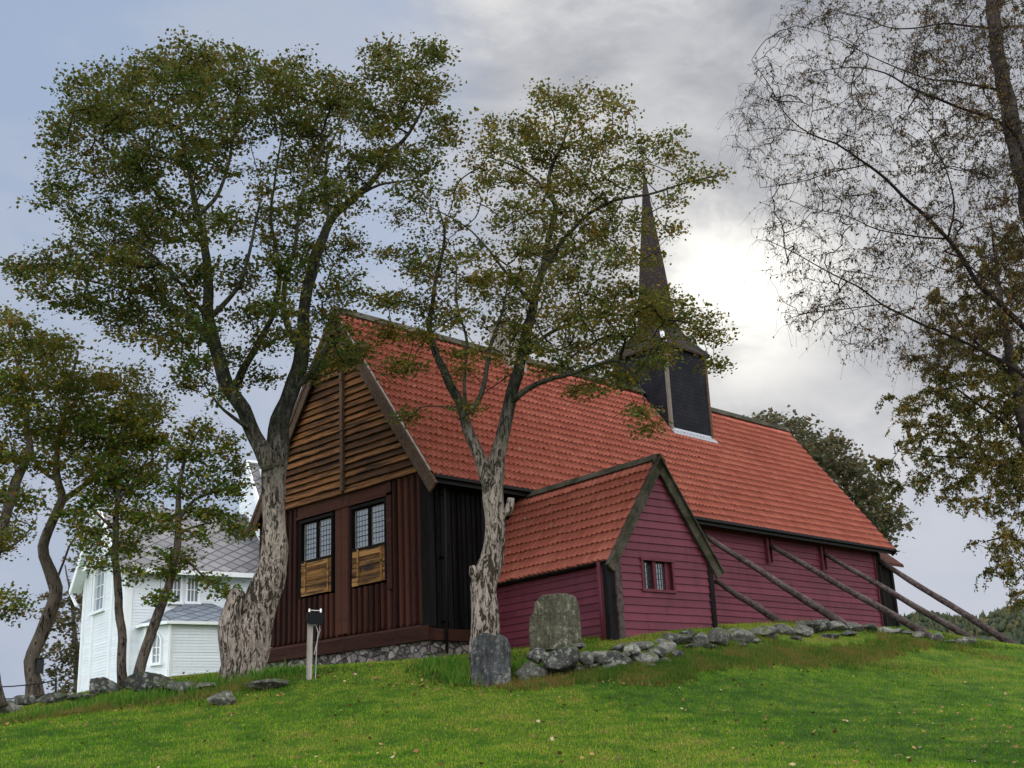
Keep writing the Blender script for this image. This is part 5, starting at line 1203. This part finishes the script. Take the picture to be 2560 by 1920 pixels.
ab = polyscatter(poly, 1050, DB-.3, 1.5, 31)
ab = np.concatenate([ab, polyscatter([(1980, -10), (2240, -10), (2240, 420), (1960, 330)], 150, DB, 1.5, 32)])
def denser_right(C):
    x, y = to_px(C); x = x/K
    return np.clip((x-1500)/600, .25, 1)
tree('birch_tree', 'large birch with pale trunk at the top right corner, nearly bare drooping twigs', 'tree', 'birches at the right edge', lb, ab, .036, 0, .12, (M_['birch'], M_['birchtwig'], M_['leaf_sparse'], M_['birchtwig']), 33, jit=.12, tip=.003, rexp=.47, sides=16, rough=.08, up=-.3, droop=1.6, aspect=.5, hang=(.38, 9, .30), maxseg=.14, leafprob=denser_right)
DB2 = 20.
cb = [(2000, 780, 30, .5), (1985, 870, 30, .6), (2040, 760, 45, .7), (2100, 740, 55), (2170, 760, 60), (2010, 830, 35, .8), (2070, 840, 55), (2150, 860, 65), (2210, 840, 60), (2000, 920, 38, .8), (2060, 920, 50), (2130, 950, 60), (2200, 950, 60), (2020, 990, 35, .8), (2080, 1010, 45), (2150, 1030, 50), (2210, 1040, 50), (2110, 1080, 30, .7), (2180, 1100, 35), (2140, 1170, 28, .6), (2180, 1180, 32, .7), (2160, 1230, 22, .6), (2205, 1230, 30, .7), (2200, 1290, 18, .4), (2060, 640, 45, .6), (2130, 640, 55, .7), (2200, 640, 60, .9), (2080, 560, 40, .4), (2160, 540, 50, .6), (2215, 520, 50, .7), (1960, 860, 25, .4), (1950, 960, 30, .4), (1910, 1000, 22, .3), (1980, 1030, 30, .5), (1930, 1060, 18, .3), (2050, 1070, 18, .4), (2040, 700, 40, .6)]
lb2 = [limb([(2290, 1900, 70), (2280, 1600, 62), (2262, 1300, 54), (2240, 1050, 44), (2200, 850, 30), (2170, 700, 18), (2150, 560, 9), (2140, 470, 4)], DB2), limb([(2230, 1000, 16), (2190, 930, 11), (2120, 880, 7), (2040, 820, 4)], DB2), limb([(2250, 1150, 14), (2212, 1015, 9), (2120, 990, 6), (2020, 985, 4), (1940, 975, 2)], DB2),
       limb([(2262, 1260, 14), (2220, 1180, 10), (2170, 1160, 6), (2130, 1170, 3)], DB2), limb([(2200, 850, 16), (2150, 780, 11), (2090, 720, 7), (2050, 660, 4)], DB2)]
tree('birch_tree', 'leafy green and orange birch filling the right edge, lower branches hanging over the sky', 'tree', 'birches at the right edge', lb2, clumps(cb, DB2, 9.5, (2160, 260), 1.6, 19, 1.), .036, 30, .15, (M_['birch'], M_['birchtwig'], M_['leaf_birch'], M_['birchtwig']), 34, jit=.14, tip=.004, rexp=.45, sides=14, rough=.08, up=0., droop=.9, aspect=.7, hang=(.30, 22, .75), maxseg=.14)

# ------------------------------------------------------------------ rank grass along walls, fallen leaves
pts = []
for i, (x, y, hw, hh, D, dk) in enumerate(WS):
    n = 900 if x > 1500 else 420
    c = at(x, y+hh, D); v = (c-CAM)[:2]; v /= np.linalg.norm(v); r_ = np.array([v[1], -v[0]])
    u = rng.uniform(-1.6, 1.6, n)*hw*pm(1, D)*1.5; w = -rng.uniform(.1, 1.5 if x > 1600 else .6, n)
    pts.append(c[:2]+u[:, None]*r_+w[:, None]*v)
for (x, y, D, su, sv, n) in [(1290, 1670, 26.8, .35, .3, 1200), (1170, 1680, 26.6, .5, .35, 1600), (600, 1700, 27.4, .8, .25, 1600), (480, 1740, 27., 1.2, .35, 1500), (250, 1748, 27.3, 1.6, .35, 2500), (60, 1775, 27.8, 1.2, .4, 1800), (2000, 1600, 33, 2.0, .5, 2600), (2250, 1598, 38, 2.0, .4, 2600), (2400, 1606, 41, 1.5, .5, 1200), (1200, 1600, 28.2, .8, .5, 900), (1500, 1610, 27.6, .8, .3, 500)]:
    c = at(x, y, D); v = (c-CAM)[:2]; v /= np.linalg.norm(v); r_ = np.array([v[1], -v[0]])
    pts.append(c[:2]+rng.normal(size=n)[:, None]*su*r_+rng.normal(size=n)[:, None]*sv*v)
xy = np.concatenate(pts)
blades(0, .05, .19, .011, xy, 'rank_grass', M_['blade_wild'], 'long brownish green grass and weeds along the stone wall and stones', .8)
n = 1100; az = rng.uniform(rad(20), rad(70), n); D = 10+rng.power(1.3, n)*22; xy = CAM[:2]+np.stack([np.cos(az)*D, np.sin(az)*D], -1)
for (x, y, D_, su, sv, k) in [(605, 1725, 27, 1.6, .5, 160), (1130, 1700, 25.9, .9, .4, 160), (1560, 1680, 26, 1.5, .4, 120), (40, 1790, 27.5, 1., .4, 90), (2300, 1750, 21, 2, 1.5, 60)]:
    c = at(x, y, D_); v = (c-CAM)[:2]; v /= np.linalg.norm(v); r_ = np.array([v[1], -v[0]]); xy = np.concatenate([xy, c[:2]+rng.normal(size=k)[:, None]*su*r_+rng.normal(size=k)[:, None]*sv*v])
z = hgt(xy[:, 0], xy[:, 1])+.045
rg = np.random.default_rng(5); V, F = leaf_quads(np.stack([xy[:, 0], xy[:, 1], z], -1), .065, rg, 1.2, .8)
t = NT('fallen_leaf'); isl = t.island(); t.col(t.ramp(isl, [(0, (.10, .04, .015)), (.5, (.19, .085, .025)), (.85, (.28, .18, .05)), (1, (.34, .27, .17))]), .6)
wp_ = []
for (x, y, D_, su, sv, k) in [(1130, 1640, 27.2, .38, .3, 1500), (1165, 1690, 26.2, .16, .12, 700), (1300, 1655, 26.9, .22, .2, 900), (560, 1693, 28.2, .5, .2, 1100), (690, 1692, 27.6, .5, .12, 500), (200, 1738, 28.0, .9, .2, 900), (330, 1735, 27.4, .5, .1, 500)]:
    c = at(x, y, D_); v = (c-CAM)[:2]; v /= np.linalg.norm(v); r_ = np.array([v[1], -v[0]]); wp_.append(c[:2]+rng.normal(size=k)[:, None]*su*r_+rng.normal(size=k)[:, None]*sv*v)
M_['blade_weed'] = grass_mat('green_weeds', [(.36, (.03, .10, .012)), (.5, (.065, .17, .02)), (.62, (.13, .24, .03)), (.74, (.20, .22, .05))], .5)
blades(0, .12, .34, .016, np.concatenate(wp_), 'weeds', M_['blade_weed'], 'taller fresh green grass and weeds round the tree feet and stones', .7)
tag(mk('fallen_leaves', V, F, t.m), 'brown and yellow fallen leaves scattered over the lawn', 'leaves', kind='stuff')

# ------------------------------------------------------------------ far wooded hill
azl = np.linspace(rad(4), rad(31), 70); crest = []
tz = [(1900, 1640), (2180, 1575), (2240, 1545), (2290, 1530), (2400, 1538), (2450, 1535), (2500, 1522), (2560, 1500), (2700, 1440), (3000, 1380), (3400, 1440)]
tab = []
for x, y in tz:
    r = ray(x, y); tab.append((math.atan2(r[1], r[0]), r[2]/math.hypot(r[0], r[1])))
tab.sort(); ta = np.array(tab)
HD = [900, 1050, 1200, 1350, 1500, 1650, 1900]; hk = [-.35, .05, .38, .7, .92, 1., .55]
V = []
for a in azl:
    tn = np.interp(a, ta[:, 0], ta[:, 1])
    for D, k in zip(HD, hk):
        top = CAM[2]+tn*1650; z = -16+(top+16-9)*max(k, 0) if k > 0 else -20
        V.append((CAM[0]+math.cos(a)*D, CAM[1]+math.sin(a)*D, z+6*mnoise.noise(Vector((math.cos(a)*D*.02, math.sin(a)*D*.02, 1)))*(k > .1)))
V = np.array(V); n2 = len(HD); F = [(i*n2+k, i*n2+k+1, (i+1)*n2+k+1, (i+1)*n2+k) for i in range(len(azl)-1) for k in range(n2-1)]
M_['hill'] = simple('hill_ground', (.03, .042, .022), .9, 0, .1, .05, .4)
mk('hill', V, F, M_['hill'], None, True)['kind'] = 'structure'
rg = np.random.default_rng(9); VV = V.reshape(len(azl), n2, 3); tv = []; tf = []; cnt = 0
for i in range(6500):
    a = rg.uniform(0, len(azl)-1.01); k = rg.uniform(.6, n2-1.01); ia, ik = int(a), int(k); fa, fk = a-ia, k-ik
    p = VV[ia, ik]*(1-fa)*(1-fk)+VV[ia+1, ik]*fa*(1-fk)+VV[ia, ik+1]*(1-fa)*fk+VV[ia+1, ik+1]*fa*fk
    con = rg.random() < .55; h = rg.uniform(7, 13) if con else rg.uniform(6, 10); r = h*(.22 if con else .42)
    rings = [(0.05, 1.), (.35, .8), (.65, .48), (1., .03)] if con else [(.1, .5), (.35, 1.), (.7, .85), (1., .2)]
    n = 7
    for zz, kk in rings:
        for q in range(n):
            an = 2*math.pi*q/n+rg.uniform(-.2, .2); rr = r*kk*rg.uniform(.7, 1.25); tv.append((p[0]+math.cos(an)*rr, p[1]+math.sin(an)*rr, p[2]-1+h*zz+rg.uniform(-.4, .4)))
    for j in range(3):
        for q in range(n): tf.append((cnt+j*n+q, cnt+j*n+(q+1) % n, cnt+(j+1)*n+(q+1) % n, cnt+(j+1)*n+q))
    cnt += 4*n
M_['forest'] = leafmat('hill_forest', (.022, .034, .018), (.05, .062, .028), (.09, .08, .03), (.05, .055, .03), sc=.02, trans=.1)
tag(mk('forest', tv, np.array(tf), M_['forest']), 'dark mixed forest covering the far hill', 'forest', kind='stuff')

# ------------------------------------------------------------------ sky and light
SUN = ray(1835, 730); SUN = SUN/np.linalg.norm(SUN)
wd = bpy.data.worlds.new('World'); SC.world = wd; wd.use_nodes = True; nt = wd.node_tree; N_ = nt.nodes; Lk = nt.links; N_.clear()
class WN(NT):
    def __init__(s): s.n = N_; s.l = Lk
t = WN()
bg = t.add('ShaderNodeBackground'); out = t.add('ShaderNodeOutputWorld'); bg.inputs[1].default_value = .1
sun_el = math.asin(SUN[2]); sun_az = math.atan2(SUN[0], SUN[1])
sky = t.add('ShaderNodeTexSky', sky_type='NISHITA'); sky.sun_disc = False; sky.sun_elevation = sun_el; sky.sun_rotation = sun_az; sky.air_density = 1.; sky.dust_density = 2.
tc = t.add('ShaderNodeTexCoord'); vec = tc.outputs['Generated']
def dotv(v):
    n = t.add('ShaderNodeVectorMath', operation='DOT_PRODUCT'); t.link(vec, n.inputs[0]); n.inputs[1].default_value = tuple(v); return n.outputs['Value']
def mr(val, a, b, c=0., d=1., smooth=True):
    n = t.add('ShaderNodeMapRange', interpolation_type='SMOOTHSTEP' if smooth else 'LINEAR'); t.setin(n.inputs[0], val)
    for i, q in zip((1, 2, 3, 4), (a, b, c, d)): n.inputs[i].default_value = q
    return n.outputs[0]
ds = dotv(SUN); ang = t.math('ARCCOSINE', t.math('MINIMUM', ds, .99999))
mp = t.add('ShaderNodeMapping'); t.link(vec, mp.inputs[0]); mp.inputs['Scale'].default_value = (1, 1, 1.9); mp.inputs['Location'].default_value = (.37, .11, .2)
wp = t.add('ShaderNodeTexNoise'); t.link(mp.outputs[0], wp.inputs['Vector']); wp.inputs['Scale'].default_value = 3.; wp.inputs['Detail'].default_value = 3
va = t.add('ShaderNodeVectorMath', operation='MULTIPLY_ADD'); t.link(wp.outputs['Color'], va.inputs[0]); va.inputs[1].default_value = (.22, .22, .22); t.link(mp.outputs[0], va.inputs[2]); cv = va.outputs[0]
n1 = t.noise(cv, 4.5, 9, .58); n2_ = t.noise(cv, 10, 7, .55); n3 = t.noise(mp.outputs[0], 1.7, 3, .5)
cl = t.math('MULTIPLY_ADD', n2_, .32, t.math('MULTIPLY', n1, .78))
side = dotv(RT)
blue = t.mix(mr(dotv((0, 0, 1)), .0, .5), (2.95, 3.45, 4.5), (2.6, 3.3, 4.6))
blue = t.mix(t.math('MULTIPLY', mr(cl, .42, .68), .75), blue, (3.5, 3.85, 4.6))
blue = t.mix(.025, blue, sky.outputs[0])
cloud = t.ramp(cl, [(.42, (2.5, 2.62, 2.98)), (.50, (3.1, 3.2, 3.5)), (.58, (3.75, 3.85, 4.15)), (.65, (4.9, 4.95, 5.05)), (.75, (6.2, 6.1, 6.))])
near = mr(ang, .55, .12)
cover = t.math('MULTIPLY', mr(t.math('MULTIPLY_ADD', n1, .16, side), -.02, .10), mr(t.math('ADD', n3, t.math('MULTIPLY', near, .5)), .34, .52))
low = mr(dotv((0, 0, 1)), .12, .27); cover = t.math('MULTIPLY', cover, low)
col = t.mix(cover, blue, cloud)
g1 = t.math('MULTIPLY', mr(ang, .33, .0), low); g2 = mr(ang, .115, .0)
gm = t.math('MULTIPLY', g1, mr(cl, .40, .62, .38, 1.)); col = t.mix(t.math('MULTIPLY', gm, .6), col, (6., 5.9, 5.75))
col = t.mix(t.math('MULTIPLY', g2, mr(cl, .40, .58, .2, 1.)), col, (10., 9.7, 8.9))
# unseen sky overhead and behind the viewer: brightness added to light the scene
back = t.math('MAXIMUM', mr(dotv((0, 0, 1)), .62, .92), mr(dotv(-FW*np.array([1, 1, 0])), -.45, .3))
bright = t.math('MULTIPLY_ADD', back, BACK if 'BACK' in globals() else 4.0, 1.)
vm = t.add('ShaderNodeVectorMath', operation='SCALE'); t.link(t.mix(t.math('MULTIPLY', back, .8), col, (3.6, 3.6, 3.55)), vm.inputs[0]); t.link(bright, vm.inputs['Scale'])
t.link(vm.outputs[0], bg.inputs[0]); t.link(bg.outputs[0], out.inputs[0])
sl = bpy.data.lights.new('sun', 'SUN'); sl.energy = .8; sl.angle = rad(14); sl.color = (1, .95, .87); so = bpy.data.objects.new('sun', sl); COL.objects.link(so)
so.rotation_euler = Vector(tuple(SUN)).to_track_quat('Z', 'Y').to_euler(); so.location = tuple(SUN*100)
vs = SC.view_settings; vs.view_transform = 'Standard'; vs.look = 'None'; vs.exposure = 0.45; vs.gamma = 1; vs.use_curve_mapping = False
SC.render.engine = 'CYCLES'
SC.cycles.max_bounces = 6; SC.cycles.transparent_max_bounces = 4
